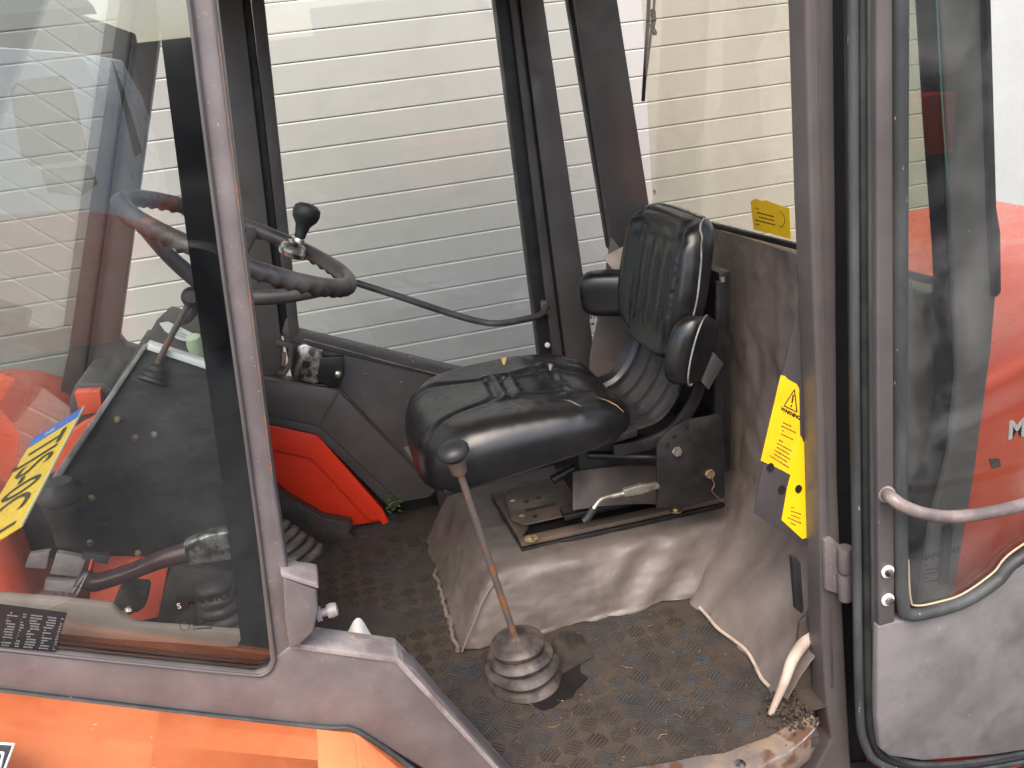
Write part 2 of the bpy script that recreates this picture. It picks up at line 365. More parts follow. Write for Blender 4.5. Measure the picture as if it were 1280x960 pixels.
tube('hose', hp, lambda t: .0135 - .0075 * t ** 1.5, HOSE, V, 10, 14)
# seat rear pocket of paler vinyl seen left of the backrest
solid('side_trim', [on(a, b, y=2.36) for a, b in ((764, 296), (782, 318), (800, 360), (868, 420), (868, 560), (730, 560), (738, 445), (752, 380))], (0, .012, 0), TAUPE, V, .004)
solid('loose_trim_flap', [on(754, 321, y=2.33), on(780, 308, y=2.33), on(792, 345, y=2.3), on(772, 345, y=2.3)], (0, .004, 0), HOSE, V, .001)
# ------------------------------------------------------------------ far side of the cab
def T(x0, y0, x1, y1, y): return x0 + (x1 - x0) * (y - y0) / (y1 - y0)   # x on a line at height y
TOPF = -70
# front far pillar (left in the photo)
prism('front_pillar', [(T(205,0,148,428,TOPF), TOPF), (148, 422), (156, 432), (205, 446), (330, 475), (330, 520), (150, 500), (95, 520), (68, 520), (85, 440), (T(150,0,85,440,TOPF), TOPF)], 2.5, .05, PAINT, V, .004)
prism('middle_pillar', [(262, TOPF), (T(303,0,357,470,TOPF), TOPF), (357, 470), (300, 470)], 2.49, .06, PAINT, V, .005)
prism('pillar_gutter', [(T(302,0,352,420,TOPF), TOPF), (T(313,0,362,420,TOPF), TOPF), (362, 420), (352, 420)], 2.505, .03, RUBBER, V, .001)
# frame band under the door and the sill below it
prism('door_sill_band', [(300, 467), (421, 487), (545, 614), (536, 622), (500, 628), (398, 532), (300, 512)], 2.47, .06, PAINT, V, .004)
prism('weld_seam', [(420, 488), (424, 491), (401, 531), (397, 529)], 2.4685, .004, PAINTD, V, .0005)
prism('fender_shadow_strip', [(300, 511), (398, 531), (500, 627), (492, 640), (396, 543), (300, 522)], 2.48, .05, PAINTD, V, .002)  # dark strip painted in as the shadow line between band and arch
prism('wheel_arch', [(300, 522), (397, 543), (478, 636), (492, 662), (484, 669), (476, 652), (440, 657), (405, 650), (345, 612), (300, 600)], 2.5, .03, RED, V, .003)
prism('wheel_arch_rim', [(300, 523), (397, 544), (478, 637), (491, 660), (485, 667), (474, 650), (462, 652), (388, 573), (300, 556)], 2.488, .02, RED, V, .004, 3)
prism('mud_edge', [(335, 600), (360, 622), (405, 648), (442, 655), (436, 668), (460, 682), (400, 690), (340, 680)], 2.44, .05, BELLOW, V, .006)
prism('arch_backing', [(296, 490), (420, 500), (560, 630), (540, 660), (490, 655), (400, 640), (296, 590)], 2.545, .01, RUBBER, V, 0)
# far door: panel, window rails, glass, seals
fd = prism('far_door', [(352, 412), (372, 424), (560, 470), (700, 505), (700, 640), (552, 640), (543, 612), (425, 485), (365, 472)], 2.5, .035, PAINTD, V, .003)
prism('door_rail', [(358, 398), (374, 414), (562, 459), (720, 492), (720, 508), (558, 473), (366, 428), (352, 416)], 2.488, .045, PAINTD, fd, .004)
prism('door_stile', [(T(313,0,356,410,TOPF), TOPF), (T(330,0,373,412,TOPF), TOPF), (374, 416), (362, 424)], 2.485, .05, PAINTD, fd, .004)
prism('door_stile', [(T(619,0,672,420,TOPF), TOPF), (T(637,0,690,425,TOPF), TOPF), (696, 485), (680, 485)], 2.485, .05, RUBBER, fd, .004)
prism('door_stile', [(T(637,0,690,425,TOPF), TOPF), (T(645,0,702,425,TOPF), TOPF), (709, 485), (696, 485)], 2.475, .06, PAINTD, fd, .002)
prism('window_pane', [(T(328,0,371,412,TOPF), TOPF), (T(622,0,674,420,TOPF), TOPF), (684, 490), (371, 413)], 2.515, .005, GL, fd, 0)
prism('edge_lip', [(543, 612), (522, 585), (505, 560), (512, 558), (532, 585), (549, 610)], 2.494, .006, LIP, fd, .001)
for (a, b) in ((457, 468), (502, 478)): lathe('rivet', on(a, b, y=2.5), (0, -1, 0), [(.005, 0), (.005, .002), (.003, .0035)], RUSTY, fd, 12)
for (a, b) in ((471, 433), (504, 441), (512, 446), (516, 452)): lathe('screw', on(a, b, y=2.488), (0, -1, 0), [(.003, 0), (.002, .0015)], STEEL, fd, 8)
tube('edge_wear', [on(a, b, y=2.468) for a, b in ((330, 474), (380, 481), (421, 487), (470, 535), (543, 611))], .0014, RUSTPL, V, 4, 6)
tube('edge_wear', [on(a, b, y=2.486) for a, b in ((380, 424), (430, 437), (500, 456), (556, 470))], .0012, LIP, fd, 4, 6)
# latch
la = prism('latch', [(372, 434), (380, 430), (404, 438), (403, 447), (398, 478), (392, 480), (368, 472)], 2.462, .02, CHROME, V, .002)
prism('latch_body', [(400, 447), (430, 446), (431, 466), (424, 484), (412, 484), (396, 476)], 2.46, .022, DKSTEEL, la, .003)
lathe('latch_bolt', on(423, 468, y=2.46), (0, -1, 0), [(.011, 0), (.011, .005), (.007, .009), (.002, .01)], STEEL, la, 20)
prism('latch_slot', [(379, 450), (388, 452), (386, 461), (377, 459)], 2.4605, .004, INK, la, 0)
for (a, b) in ((391, 449), (393, 470), (381, 473)): lathe('latch_rivet', on(a, b, y=2.462), (0, -1, 0), [(.004, 0), (.003, .003)], RUSTY, la, 10)
prism('latch_striker', [(345, 426), (366, 431), (365, 457), (357, 470), (347, 470), (347, 466), (354, 465), (360, 455), (361, 436), (345, 431)], 2.455, .025, PAINTD, V, .001)
prism('striker_pin', [(353, 440), (358, 441), (357, 459), (352, 458)], 2.465, .006, RUSTY, V, .001)
# grab bar
tube('grab_bar', [on(444, 353, y=2.36), on(500, 371, y=2.36), on(560, 391, y=2.36), on(600, 402, y=2.36), on(625, 404, y=2.36), on(660, 398, y=2.4), on(676, 393, y=2.44), on(683, 382, y=2.47)], .0095, WHEELM, V, 6)
prism('bar_foot', [(676, 376), (684, 376), (687, 392), (678, 396)], 2.465, .012, RUSTY, V, .002)
lathe('sill_button', on(684, 431, y=2.46), (0, -1, 0), [(.008, 0), (.008, .006), (.004, .01)], WHITE, V, 12)
# B and C pillars
prism('centre_pillar', [(T(650,0,705,425,TOPF), TOPF), (T(680,0,741,430,TOPF), TOPF), (752, 500), (714, 500)], 2.48, .06, PAINT, V, .006)
prism('pillar_gutter', [(T(644,0,699,425,TOPF), TOPF), (T(652,0,707,425,TOPF), TOPF), (716, 500), (709, 500)], 2.5, .03, RUBBER, V, .001)
prism('quarter_pane', [(T(675,0,738,430,TOPF), TOPF), (T(725,0,772,290,TOPF), TOPF), (772, 290), (765, 500), (742, 500)], 2.51, .005, GL, V, 0)
prism('rear_pillar', [(T(720,0,770,290,TOPF), TOPF), (T(772,0,812,262,TOPF), TOPF), (813, 262), (795, 285), (784, 312), (766, 312)], 2.47, .06, PAINT, V, .006)
prism('pillar_gutter', [(T(711,0,763,285,TOPF), TOPF), (T(721,0,771,290,TOPF), TOPF), (769, 320), (761, 310)], 2.5, .03, RUBBER, V, .001)
# glazing approval stamp on the quarter pane
def bars(name, quad, rows, m, parent, fill=.55, seed=1):
    """rows of print drawn as broken strokes on a flat quad (tl, tr, br, bl)"""
    rnd = random.Random(seed); tl, tr, br, bl = quad; bm = bmesh.new(); n = ((tr - tl).cross(bl - tl)).normalized() * .0002
    for i in range(rows):
        v0 = (i + .2) / rows; v1 = v0 + fill / rows; u = rnd.uniform(0, .25)
        while u < .9:
            ue = min(u + rnd.uniform(.04, .16), .97)
            P = lambda a, b: (tl * (1 - a) + tr * a) * (1 - b) + (bl * (1 - a) + br * a) * b
            polybm(bm, [P(u, v0), P(ue, v0), P(ue, v1), P(u, v1)], n); u = ue + .025
            if rnd.random() < .08: break
    o = link(name, bm, m, parent); o['kind'] = 'stuff'; return o
st_y = 2.508
text('maker_stamp', 'MANITOU', on(720, 402, y=st_y), (1, 0, 0), (0, 0, 1), .021, INK, V, .0003, .0006)
bars('stamp_print', [on(722, 406, y=st_y), on(744, 402, y=st_y), on(742, 417, y=st_y), on(721, 421, y=st_y)], 3, INK, V)
# ---- rear window ----
RW = lambda px, py: on(px, py, x=.995)
rb0 = on(813, 262, y=2.49); rb1 = on(1165, 352, y=1.32)
rt0 = Vector((.985, 2.49, 1.62)); rt1 = Vector((1.0, 1.32, 1.62))
rw = solid('rear_window', [rb0 + Vector((.008, 0, 0)), rb1 + Vector((.008, 0, 0)), rt1, rt0], (.005, 0, 0), GLR, V, 0)
def rail(name, dz0, dz1, x0, x1, m, par): 
    return solid(name, [rb0 + Vector((x0, 0, dz0)), rb0 + Vector((x0, 0, dz1)), rb1 + Vector((x0, 0, dz1)), rb1 + Vector((x0, 0, dz0))], (x1 - x0, 0, 0), m, par, .001)
rail('seal', -.004, .008, -.006, .006, RUBBER, rw)
rail('beige_strip', -.02, -.0045, -.008, .006, STRIP, rw)
rail('lower_channel', -.04, -.0205, -.004, .01, RUBBER, rw)
# sticker on the rear pane
def planept(px, py, p0, n):
    d = on(px, py, y=1.0) - Vector((0, 0, H)); o = Vector((0, 0, H)); t = (p0 - o).dot(n) / d.dot(n); return o + d * t
rn = (rb1 - rb0).cross(rt0 - rb0).normalized()
RP = lambda a, b, off=0: planept(a, b, rb0 + Vector((off, 0, 0)), rn)
sk = solid('sticker', [RP(938, 252), RP(944, 248), RP(953, 251), RP(957, 250), RP(975, 257), RP(986, 260), RP(988, 299), RP(970, 294), RP(942, 287)], (.0015, 0, 0), YEL, V, 0)
bars('sticker_print', [RP(943, 258, -.001), RP(970, 265, -.001), RP(972, 290, -.001), RP(944, 283, -.001)], 5, INKB, sk, .3, 4)
tube('sticker_hook', [RP(975, 264, -.001), RP(979, 268, -.001), RP(981, 276, -.001), RP(978, 283, -.001), RP(974, 282, -.001)], .0006, INKB, sk, 4, 6)
# glass smudges code on the pane
text('pane_mark', 'M', RP(817, 243, -.001), (0, -1, 0), (0, 0, 1), .022, INK, V, .0003)
# wiper outside the rear pane
wo = .05
wp = tube('wiper', [RP(812, -60, wo), RP(811, 0, wo), RP(808, 60, wo), RP(804, 126, wo)], .006, RUBBER, V, 6)
tube('wiper_arm', [RP(819, -60, wo + .02), RP(818, 0, wo + .02), RP(814, 40, wo + .02), RP(806, 105, wo + .005)], .004, PAINTD, wp, 6)
bm = bmesh.new(); q = RP(816, 28, wo + .015)
for k in range(7): boxbm(bm, q + Vector((0, random.uniform(-.008, .008), .018 * (k - 3) / 2)), (.012, .016, .011), Matrix.Rotation(random.random(), 3, 'X'), .002)
link('wiper_joint', bm, DKSTEEL, wp)
# ------------------------------------------------------------------ roof (above the frame, closes the cab)
solid('cab_roof', [(-.42, 1.27, 1.66), (1.05, 1.27, 1.66), (1.05, 2.55, 1.66), (-.42, 2.55, 1.66)], (0, 0, .06), PAINT, V, .01)
# ------------------------------------------------------------------ windscreen (left), plane leaning back at its foot
wsn = Vector((1, 0, -.40)).normalized(); SEALG = M('mossy_seal', (.05, .065, .035), .7, (.1, .12, .06), 20); ws0 = Vector((-.665, 2.5, .70))
wsb = lambda y, z: Vector((-.665 + .40 * (z - .70), y, z))
solid('windscreen', [wsb(1.33, .40), wsb(2.49, .40), wsb(2.49, 1.64), wsb(1.33, 1.64)], (-.005, 0, 0), GLN, V, 0)
tube('windscreen_seal', [wsb(2.488, 1.64), wsb(2.488, 1.2), wsb(2.488, .8), wsb(2.488, .42)], .005, RUBBER, V)
# dash: cowl behind the console, top pad
solid('dash_cowl', [(-.58, 1.90, .40), (-.36, 1.90, .40), (-.34, 1.90, .70), (-.50, 1.90, .74)], (0, .58, 0), PAINTD, V, .01)
prism('dash_side_panel', [(170, 446), (196, 400), (214, 384), (262, 400), (310, 440), (310, 560), (250, 560), (160, 480)], 2.27, .02, PAINT, V, .004)
prism('dash_cover', [(86, 500), (95, 478), (128, 478), (150, 492), (148, 520), (118, 525), (108, 545), (86, 540)], 2.05, .2, PAINT, V, .01)
prism('red_bonnet_corner', [(92, 490), (125, 488), (128, 515), (100, 520)], 2.0, .03, REDW, V, .004)
prism('red_bonnet_corner', [(70, 552), (118, 520), (108, 560), (80, 620), (60, 610)], 2.0, .03, REDW, V, .004)
cp = prism('console_panel', [(183, 436), (264, 462), (292, 500), (306, 720), (296, 760), (120, 700), (-60, 695), (-60, 660), (70, 590), (88, 570)], 1.86, .012, CONS, V, .003)
prism('console_edge', [(176, 436), (186, 430), (90, 575), (64, 616), (56, 610)], 1.848, .03, LIP, cp, .002)
prism('console_top_edge', [(184, 429), (266, 456), (264, 464), (183, 437)], 1.85, .03, WHITE, cp, .002)
for (a, b, mm) in ((147, 524, BRASS), (170, 547, RUSTY), (193, 543, STEEL), (115, 622, BRASS), (113, 678, STEEL), (173, 691, BRASS)):
    lathe('bolt', on(a, b, y=1.86), (0, -1, 0), [(.0085, 0), (.0085, .003), (.006, .006), (.001, .007)], mm, cp, 6)
lathe('reservoir', on(80, 640, y=1.78), (0.05, 0, 1), [(.012, -.07), (.03, -.065), (.034, 0), (.036, .022), (.03, .024), (.03, .03), (.043, .034), (.043, .052), (.03, .068), (.012, .07)], BELLOW, V, 28)
# paper decal and pale knob on the dash
de = prism('dash_decal', [(199, 404), (210, 402), (244, 418), (244, 430), (222, 424), (206, 414)], 2.25, .002, WHITE, V, 0)
bars('decal_print', [on(218, 407, y=2.248), on(242, 418, y=2.248), on(240, 427, y=2.248), on(217, 419, y=2.248)], 3, GREYP, de, .5, 3)
lathe('dash_knob', on(244, 430, y=2.1), (0, -.3, 1), [(.018, -.03), (.02, 0), (.016, .02), (.006, .024)], M('pale_green_plastic', (.5, .6, .4), .4), V, 20)
# pedals and floor clutter in front of the console
for (pp, mm) in (([(36, 694), (62, 690), (58, 712), (30, 710)], GREYB), ([(70, 692), (108, 698), (100, 722), (62, 718)], GREYB), ([(56, 726), (98, 728), (92, 742), (54, 738)], GREYB), ([(104, 690), (136, 696), (134, 706), (100, 700)], PAINTD)):
    prism('pedal_pad', pp, 1.79, .02, mm, V, .003)
tube('red_cable', [on(117, 692, y=1.8), on(112, 712, y=1.78), on(104, 735, y=1.78)], .003, RED, V, 4, 8)
prism('chassis_upright', [(118, 700), (212, 702), (198, 772), (170, 778), (110, 760)], 1.84, .03, REDW, V, .004)
prism('chassis_cover', [(214, 706), (300, 722), (296, 790), (196, 775)], 1.83, .03, BELLOW, V, .004)
prism('cable_block', [(150, 736), (186, 738), (182, 760), (172, 768), (138, 764)], 1.7, .05, BELLOW, V, .008)
lathe('cable_nut', on(162, 762, y=1.7), (0, -.6, 1), [(.009, -.006), (.009, .006), (.005, .008)], CHROME, V, 6)
prism('lower_beam', [(-60, 742), (60, 750), (140, 758), (152, 772), (170, 782), (330, 794), (330, 822), (-60, 790)], 1.42, .02, BEIGE, V, .006)
# handbrake
hb = tube('handbrake', [on(97, 722, y=1.6), on(118, 728, y=1.6), on(160, 716, y=1.6), (on(200, 700, y=1.6)), on(235, 690, y=1.6)], lambda t: .021 - .005 * math.sin(t * 3.1), M('handbrake_grip', (.06, .024, .024), .3), V, 8, 16)
prism('brake_lever', [(228, 681), (262, 668), (310, 660), (312, 688), (296, 700), (236, 708)], 1.59, .03, CHROME, hb, .005)
# near bellows (under the handbrake) and the second one right of the pillar
lathe('lever_boot', on(285, 785, y=1.72), (-.05, 0, 1), bellprof(.05, .03, .12, 5, .009), BELLOW, V, 32)
b2 = on(362, 712, y=1.86)
lathe('hydraulic_lever_boot', b2, (-.35, .25, 1), bellprof(.085, .035, .13, 6, .011), BELLOW, V, 40)
lathe('boot_cap', b2 + Vector((-.35, .25, 1)).normalized() * .118, (-.35, .25, 1), [(.046, 0), (.044, .02), (.03, .05), (.012, .066)], RUBBER, V, 28)
# ------------------------------------------------------------------ steering wheel
ra, rb_ = on(147, 247, y=1.82), on(441, 353, y=1.82)
C0 = (ra + rb_) / 2; d1 = (rb_ - ra).normalized(); RWR = (rb_ - ra).length / 2 - .01; d2 = Vector((0, 1, 0)); wn = d1.cross(d2).normalized()
if wn.z < 0: wn = -wn
N_ = 200; bm = bmesh.new()
def gprof(i, a): return 1 + .30 * max(0, math.sin(i * 2 * math.pi / 4.0)) * max(0, math.sin(a))
tubebm(bm, [C0 + d1 * math.cos(2 * math.pi * i / N_) * RWR + d2 * math.sin(2 * math.pi * i / N_) * RWR for i in range(N_)], .0165, 16, True, gprof)
sw = empty_ = link('steering_wheel', bm, WHEELM, V, auto=70)
hub = C0 - wn * .12 - d1 * .01
for a in (184, -20, 85):
    a = math.radians(a); e = C0 + d1 * math.cos(a) * RWR + d2 * math.sin(a) * RWR
    tube('spoke', [e, e.lerp(hub, .5) - wn * .012, hub], lambda t: .0125 + .006 * t, WHEELM, sw, 6, 12)
lathe('hub', hub - wn * .03, wn, [(.02, 0), (.034, .01), (.036, .03), (.03, .05), (.01, .055)], WHEELM, sw, 28)
tube('steering_column', [hub, on(268, 430, y=1.93), on(288, 520, y=1.97)], .022, DKSTEEL, V, 4)
# spinner knob
ks = math.radians(38); kp = C0 + d1 * math.cos(ks) * RWR + d2 * math.sin(ks) * RWR; kp = on(366, 312, y=kp.y)
cl = lathe('spinner_clamp', kp - wn * .018, wn, [(.014, 0), (.03, .006), (.034, .016), (.028, .03), (.014, .038)], CHROME, sw, 28, sx=1.25, sy=.9)
sp = on(382, 270, y=kp.y + .01); sb = on(373, 302, y=kp.y)
ax = (sp - sb)
lathe('spinner_knob', sb, ax, [(.009, -.005), (.009, .008), (.012, .009), (.0125, .018), (.016, .036), (.027, .05), (.03, .062), (.028, .075), (.018, .083), (.004, .085)], RUBBER, sw, 28)
lathe('knob_ferrule', sb, ax, [(.0125, -.008), (.0135, 0), (.0125, .006)], CHROME, sw, 20)
# direction lever on the column with a small boot
lv = tube('direction_lever', [on(243, 368, y=1.82), on(225, 400, y=1.83), on(205, 438, y=1.84), on(195, 460, y=1.85)], .0065, RUSTY, V, 4)
lathe('lever_joint', on(241, 372, y=1.8), (0, -1, .3), [(.012, -.02), (.02, -.012), (.021, .01), (.012, .02)], BELLOW, lv, 20)
prism('stalk', [(232, 392), (246, 378), (254, 384), (238, 404), (226, 408)], 1.8, .012, RUBBER, lv, .004)
lathe('lever_gaiter', on(190, 476, y=1.835), on(198, 455, y=1.85) - on(190, 476, y=1.835), [(.03, -.004), (.03, .002), (.022, .005), (.024, .012), (.017, .02), (.018, .027), (.009, .036)], BELLOW, lv, 24)
# ------------------------------------------------------------------ gear lever
gb = on(643, 795, y=1.585); gt = on(574, 588, y=1.535)
gl_ = tube('gear_lever', [gb, gb.lerp(gt, .5) + Vector((0, 0, .0)), gt], .0075, RUSTY, V, 6, 14)
gax = (gt - gb).normalized()
lathe('gear_knob', gt + gax * .0, gax, [(.009, -.002), (.0145, .0), (.018, .028), (.016, .03), (.026, .034), (.032, .041), (.032, .049), (.025, .058), (.006, .063)], [RUBBER], gl_, 32)
lathe('knob_neck', gt - gax * .004, gax, [(.009, -.002), (.0152, .0), (.0195, .026), (.0195, .032)], RUSTPL, gl_, 24)
bt = on(656, 848, z=0)
gbt = lathe('gear_boot', bt, (-.06, .0, 1), [(.078, .0), (.082, .008), (.078, .018), (.066, .024), (.075, .032), (.079, .040), (.073, .050), (.060, .055), (.067, .062), (.070, .070), (.064, .080), (.052, .084), (.056, .090), (.057, .098), (.050, .106), (.040, .110), (.022, .114), (.012, .126), (.010, .130)],
      M('dusty_boot_rubber', (.035, .029, .026), .5, (.1, .08, .067), 20, .42, .62, bump=.25, bs=110), V, 64, wob=lambda t, h: 1.08 + .08 * math.sin(t * 12.6 + 1) * (1 - min(1, h * 8)) + .02 * math.sin(t * 25 + h * 60))
# torn hole beside the boot: raised dark flap and black opening
bm = bmesh.new(); cnt = bt + Vector((.034, -.034, .0052)); ring = []
for k in range(24):
    a = 2 * math.pi * k / 24; rr = .085 * (1 + .3 * noise.noise(Vector((math.cos(a) * 2.6, math.sin(a) * 2.6, 0)))); ring.append(cnt + Vector((math.cos(a) * rr * 1.05, math.sin(a) * rr * .95, 0)))
polybm(bm, ring, (0, 0, .0012)); link('floor_opening', bm, INK, V)
solid('torn_mat_flap', [on(668, 852, z=.03), on(700, 845, z=.008), on(741, 822, z=.004), on(728, 795, z=.006), on(700, 790, z=.05), on(690, 810, z=.07), on(672, 835, z=.05)], (0, 0, .004), BELLOW, V, .001)
# ------------------------------------------------------------------ seat
S = empty('operator_seat_root', (0, 0, 0), 'x', 'x'); bpy.data.objects.remove(S)
sx0, sx1, sy0, sy1 = .108, .632, 1.695, 2.2
cxs, cys = (sx0 + sx1) / 2, (sy0 + sy1) / 2; hx, hy = (sx1 - sx0) / 2, (sy1 - sy0) / 2
def seg(px, py, a, b):
    ax_, ay = a; bx, by = b; dx, dy = bx - ax_, by - ay; t = max(0, min(1, ((px - ax_) * dx + (py - ay) * dy) / (dx * dx + dy * dy)))
    return math.hypot(px - ax_ - dx * t, py - ay - dy * t)
GR = [((-.9, -.55), (-.16, -.27)), ((-.9, .55), (-.16, .27)), ((-.16, -.27), (-.13, .27)), ((-.03, -.27), (0, .27)), ((-.03, -.27), (.5, -.40)), ((-.03, .27), (.5, .40)), ((.5, -.40), (.47, -.12)), ((.5, .40), (.47, .12)), ((.5, -.40), (.9, -.30)), ((.5, .40), (.9, .30))]
def cush(th, t):
    c_, s_ = math.cos(th), math.sin(th); rr_ = (abs(c_) ** 4.2 + abs(s_) ** 4.2) ** (-1 / 4.2)
    bx = c_ * rr_; by = s_ * rr_
    # ring profile: bottom lip -> roll -> top -> centre
    if t < .08: rho, q = .93 + .04 * (t / .08), -.0
    elif t < .45:
        a = (t - .08) / .37 * math.pi / 2; rho = .97 + .03 * math.sin(min(a * 2, math.pi)) - .32 * (1 - math.cos(a)) ; q = math.sin(a) ** .92
    else: rho = .65 * (1 - (t - .45) / .55); q = 1
    u, v = bx * rho, by * rho                       # u -1 front .. 1 rear ; v -1 near .. 1 far
    x = cxs + hx * u; y = cys + hy * v
    zl = .432 + .062 * (u + 1) / 2 + (.006 if t > 0 else 0)
    top = .562 + .012 * math.cos(u * 1.5)
    top += .022 * abs(v) ** 2.2 - .012 * max(0, 1 - v * v) * max(0, u + .2) - .03 * max(0, 1 - (v * 1.7) ** 2) * max(0, (u - .35)) * 1.3
    top -= .02 * max(0, -u - .55) * 1.5
    z = zl + (top - zl) * q
    if q > .6:
        for i, (a, b) in enumerate(GR):
            d = seg(u, v, a, b); z -= (.0065 if i in (0, 1, 4, 5) else .0045) * math.exp(-(d / (.026 if i in (0, 1, 4, 5) else .036)) ** 2) * min(1, (q - .6) * 4)
            z += .003 * math.exp(-((d - .075) / .04) ** 2) * min(1, (q - .6) * 4)
    z += .002 * fbm((x, y, 1), 6) * q + .0009 * math.sin(u * 30 + 4 * fbm((x, y, 2), 5)) * math.exp(-((u - .45) / .3) ** 2) * abs(v) * q
    return Vector((x, y, z))
bm = bmesh.new(); NA, NT = 260, 110; rings = []
for j in range(NT):
    rings.append([bm.verts.new(cush(2 * math.pi * k / NA, j / NT)) for k in range(NA)])
cv = bm.verts.new(cush(0, 1.0))
for A, B in zip(rings, rings[1:]):
    for k in range(NA): bm.faces.new([A[k], A[(k + 1) % NA], B[(k + 1) % NA], B[k]])
for k in range(NA): bm.faces.new([rings[-1][k], rings[-1][(k + 1) % NA], cv])
bm.faces.new(rings[0][::-1])
seat = link('seat', bm, VINYL, V, smooth=True)
bm = bmesh.new(); tubebm(bm, [cush(2 * math.pi * k / 96, .02) * 1 + Vector((0, 0, -.003)) for k in range(96)], .005, 8, True); link('cushion_welt', bm, SHELL, seat, smooth=True)
# seat pan under the cushion
solid('seat_pan', [(sx0 + .05, sy0 + .04, .425), (sx1 - .02, sy0 + .04, .475), (sx1 - .02, sy1 - .04, .475), (sx0 + .05, sy1 - .04, .425)], (0, 0, .02), DKSTEEL, seat, .004)
def strip_on(name, uvs, w_, m, par):
    P = []; 
    for (a, b) in uvs: P.append(Vector((a, b, 0)))
    bm = bmesh.new()
    L_, R_ = [], []
    for i, (th, t, ww_) in enumerate(uvs):
        p = cush(th, t); q = cush(th + .02, t); d = (q - p).normalized()
        n_ = Vector((0, 0, .001)) if t > .4 else (p - Vector((cxs, cys, p.z))).normalized() * .001
        L_.append(bm.verts.new(p + n_ - d * ww_)); R_.append(bm.verts.new(p + n_ + d * ww_))
    for i in range(len(uvs) - 1): bm.faces.new([L_[i], R_[i], R_[i + 1], L_[i + 1]])
    return link(name, bm, m, par)
# tears: foam showing on the far edge and scuffs on the near rear corner
def thof(u, v):
    return math.atan2(v, u)
def patch(name, P4, m, par):
    """thin patch on the cushion from (theta, t, halfwidth) rows"""
    bm = bmesh.new(); rows = []
    for th, t, hw in P4:
        p = cush(th, t); tg = (cush(th + .01, t) - p).normalized(); up = (cush(th, min(t + .01, 1)) - p).normalized(); n_ = tg.cross(up)
        if n_.z < 0 and t > .3: n_ = -n_
        if t <= .3 and n_.dot(p - Vector((cxs, cys, .47))) < 0: n_ = -n_
        rows.append([bm.verts.new(p + tg * s * hw + n_ * .0012) for s in (-1, 0, 1)])
    for a, b in zip(rows, rows[1:]):
        for k in range(2): bm.faces.new([a[k], a[k + 1], b[k + 1], b[k]])
    return link(name, bm, m, par)
tf = thof(.18, 1)
patch('foam_tear', [(tf, .30, .008), (tf, .36, .0085), (tf + .01, .42, .006), (tf + .015, .47, .004), (tf + .02, .52, .001)], FOAM, seat)
tn = thof(.93, -.9)
patch('scuff', [(tn, .2, .0005), (tn - .01, .26, .0016), (tn - .02, .32, .0014), (tn - .03, .38, .0004)], FOAM, seat)
tn = thof(.55, -1)
patch('scuff', [(tn, .33, .0003), (tn - .008, .37, .0012), (tn + .008, .42, .001), (tn, .47, .0003)], HOSE, seat)
# ribbed shell joining seat and backrest
SP = smoothpath([(.56, 0, .455), (.63, 0, .452), (.69, 0, .465), (.735, 0, .505), (.765, 0, .56), (.778, 0, .62), (.788, 0, .70)], 8)
def shell(u, v):
    i = u * (len(SP) - 1); a = int(min(i, len(SP) - 2)); p = SP[a].lerp(SP[a + 1], i - a)
    y = 1.765 + .36 * v; tg = (SP[a + 1] - SP[a]).normalized(); n_ = Vector((-tg.z, 0, tg.x))
    rib = .007 * (.5 + .5 * math.cos(v * 2 * math.pi * 5)) ** .6 if .06 < v < .94 else .012
    edge = .014 * (math.exp(-((v) / .05) ** 2) + math.exp(-((1 - v) / .05) ** 2))
    return Vector((p.x, y, p.z)) + n_ * (rib + edge)
bs_ = grid('seat_shell', shell, 48, 100, SHELL, V, thick=.006)
solid('shell_flange', [Vector((p.x, 1.757, p.z)) + Vector((0, 0, 0)) for p in SP] + [Vector((p.x + .028 * (i / len(SP)), 1.757, p.z - .028)) for i, p in reversed(list(enumerate(SP)))], (0, .012, 0), DKSTEEL, bs_, .001)
# backrest
BO = [(.0, .932), (.10, .929), (.155, .918), (.18, .89), (.190, .85), (.196, .80), (.198, .76), (.192, .72), (.176, .68), (.158, .64), (.13, .612), (.08, .602), (.0, .60)]
BOs = [(p.x, p.y) for p in smoothpath([(a, b, 0) for a, b in BO], 6)]
loop = [(-a, b) for a, b in BOs] + [(a, b) for a, b in reversed(BOs[1:-1])]      # near side (y smaller) first: top -> bottom -> far -> top
BYC, BZC = 1.948, .76
def back(i, t, front):
    a, b = loop[i]; a, b = a * 1.0, b - BZC
    if t < .3:                                     # rolled edge
        k = t / .3 * math.pi / 2; rho = 1 - .10 * (1 - math.cos(k)) ; q = math.sin(k)
    else: rho = .90 * (1 - (t - .3) / .7); q = 1
    y, z = a * rho, b * rho + BZC
    th_ = .036 * q
    if front:
        for k in (-.088, -.03, .03, .088):
            w_ = max(0, min(1, (z - .655) * 25)) * max(0, min(1, (.875 - z) * 25))
            th_ -= .0095 * w_ * math.exp(-((y - k) / .011) ** 2)
        w_ = max(0, min(1, (z - .655) * 25)) * max(0, min(1, (.875 - z) * 25)) * (1 if abs(y) < .12 else 0)
        th_ += .006 * w_
        th_ -= .010 * math.exp(-((abs(y) - .128) / .013) ** 2) * max(0, min(1, (z - .60) * 20))
        th_ += .010 * math.exp(-((abs(y) - .17) / .025) ** 2)
        th_ += .0018 * math.sin(z * 130 + y * 20 + 3 * fbm((y, z, 3), 8)) * math.exp(-((z - .89) / .03) ** 2)
    x = .785 + .04 * (z - BZC) / .16 * .9
    wr = max(0, abs(y) - .13); x -= wr * .15
    x += (-1 if front else .9) * th_
    return Vector((x, BYC + y, z))
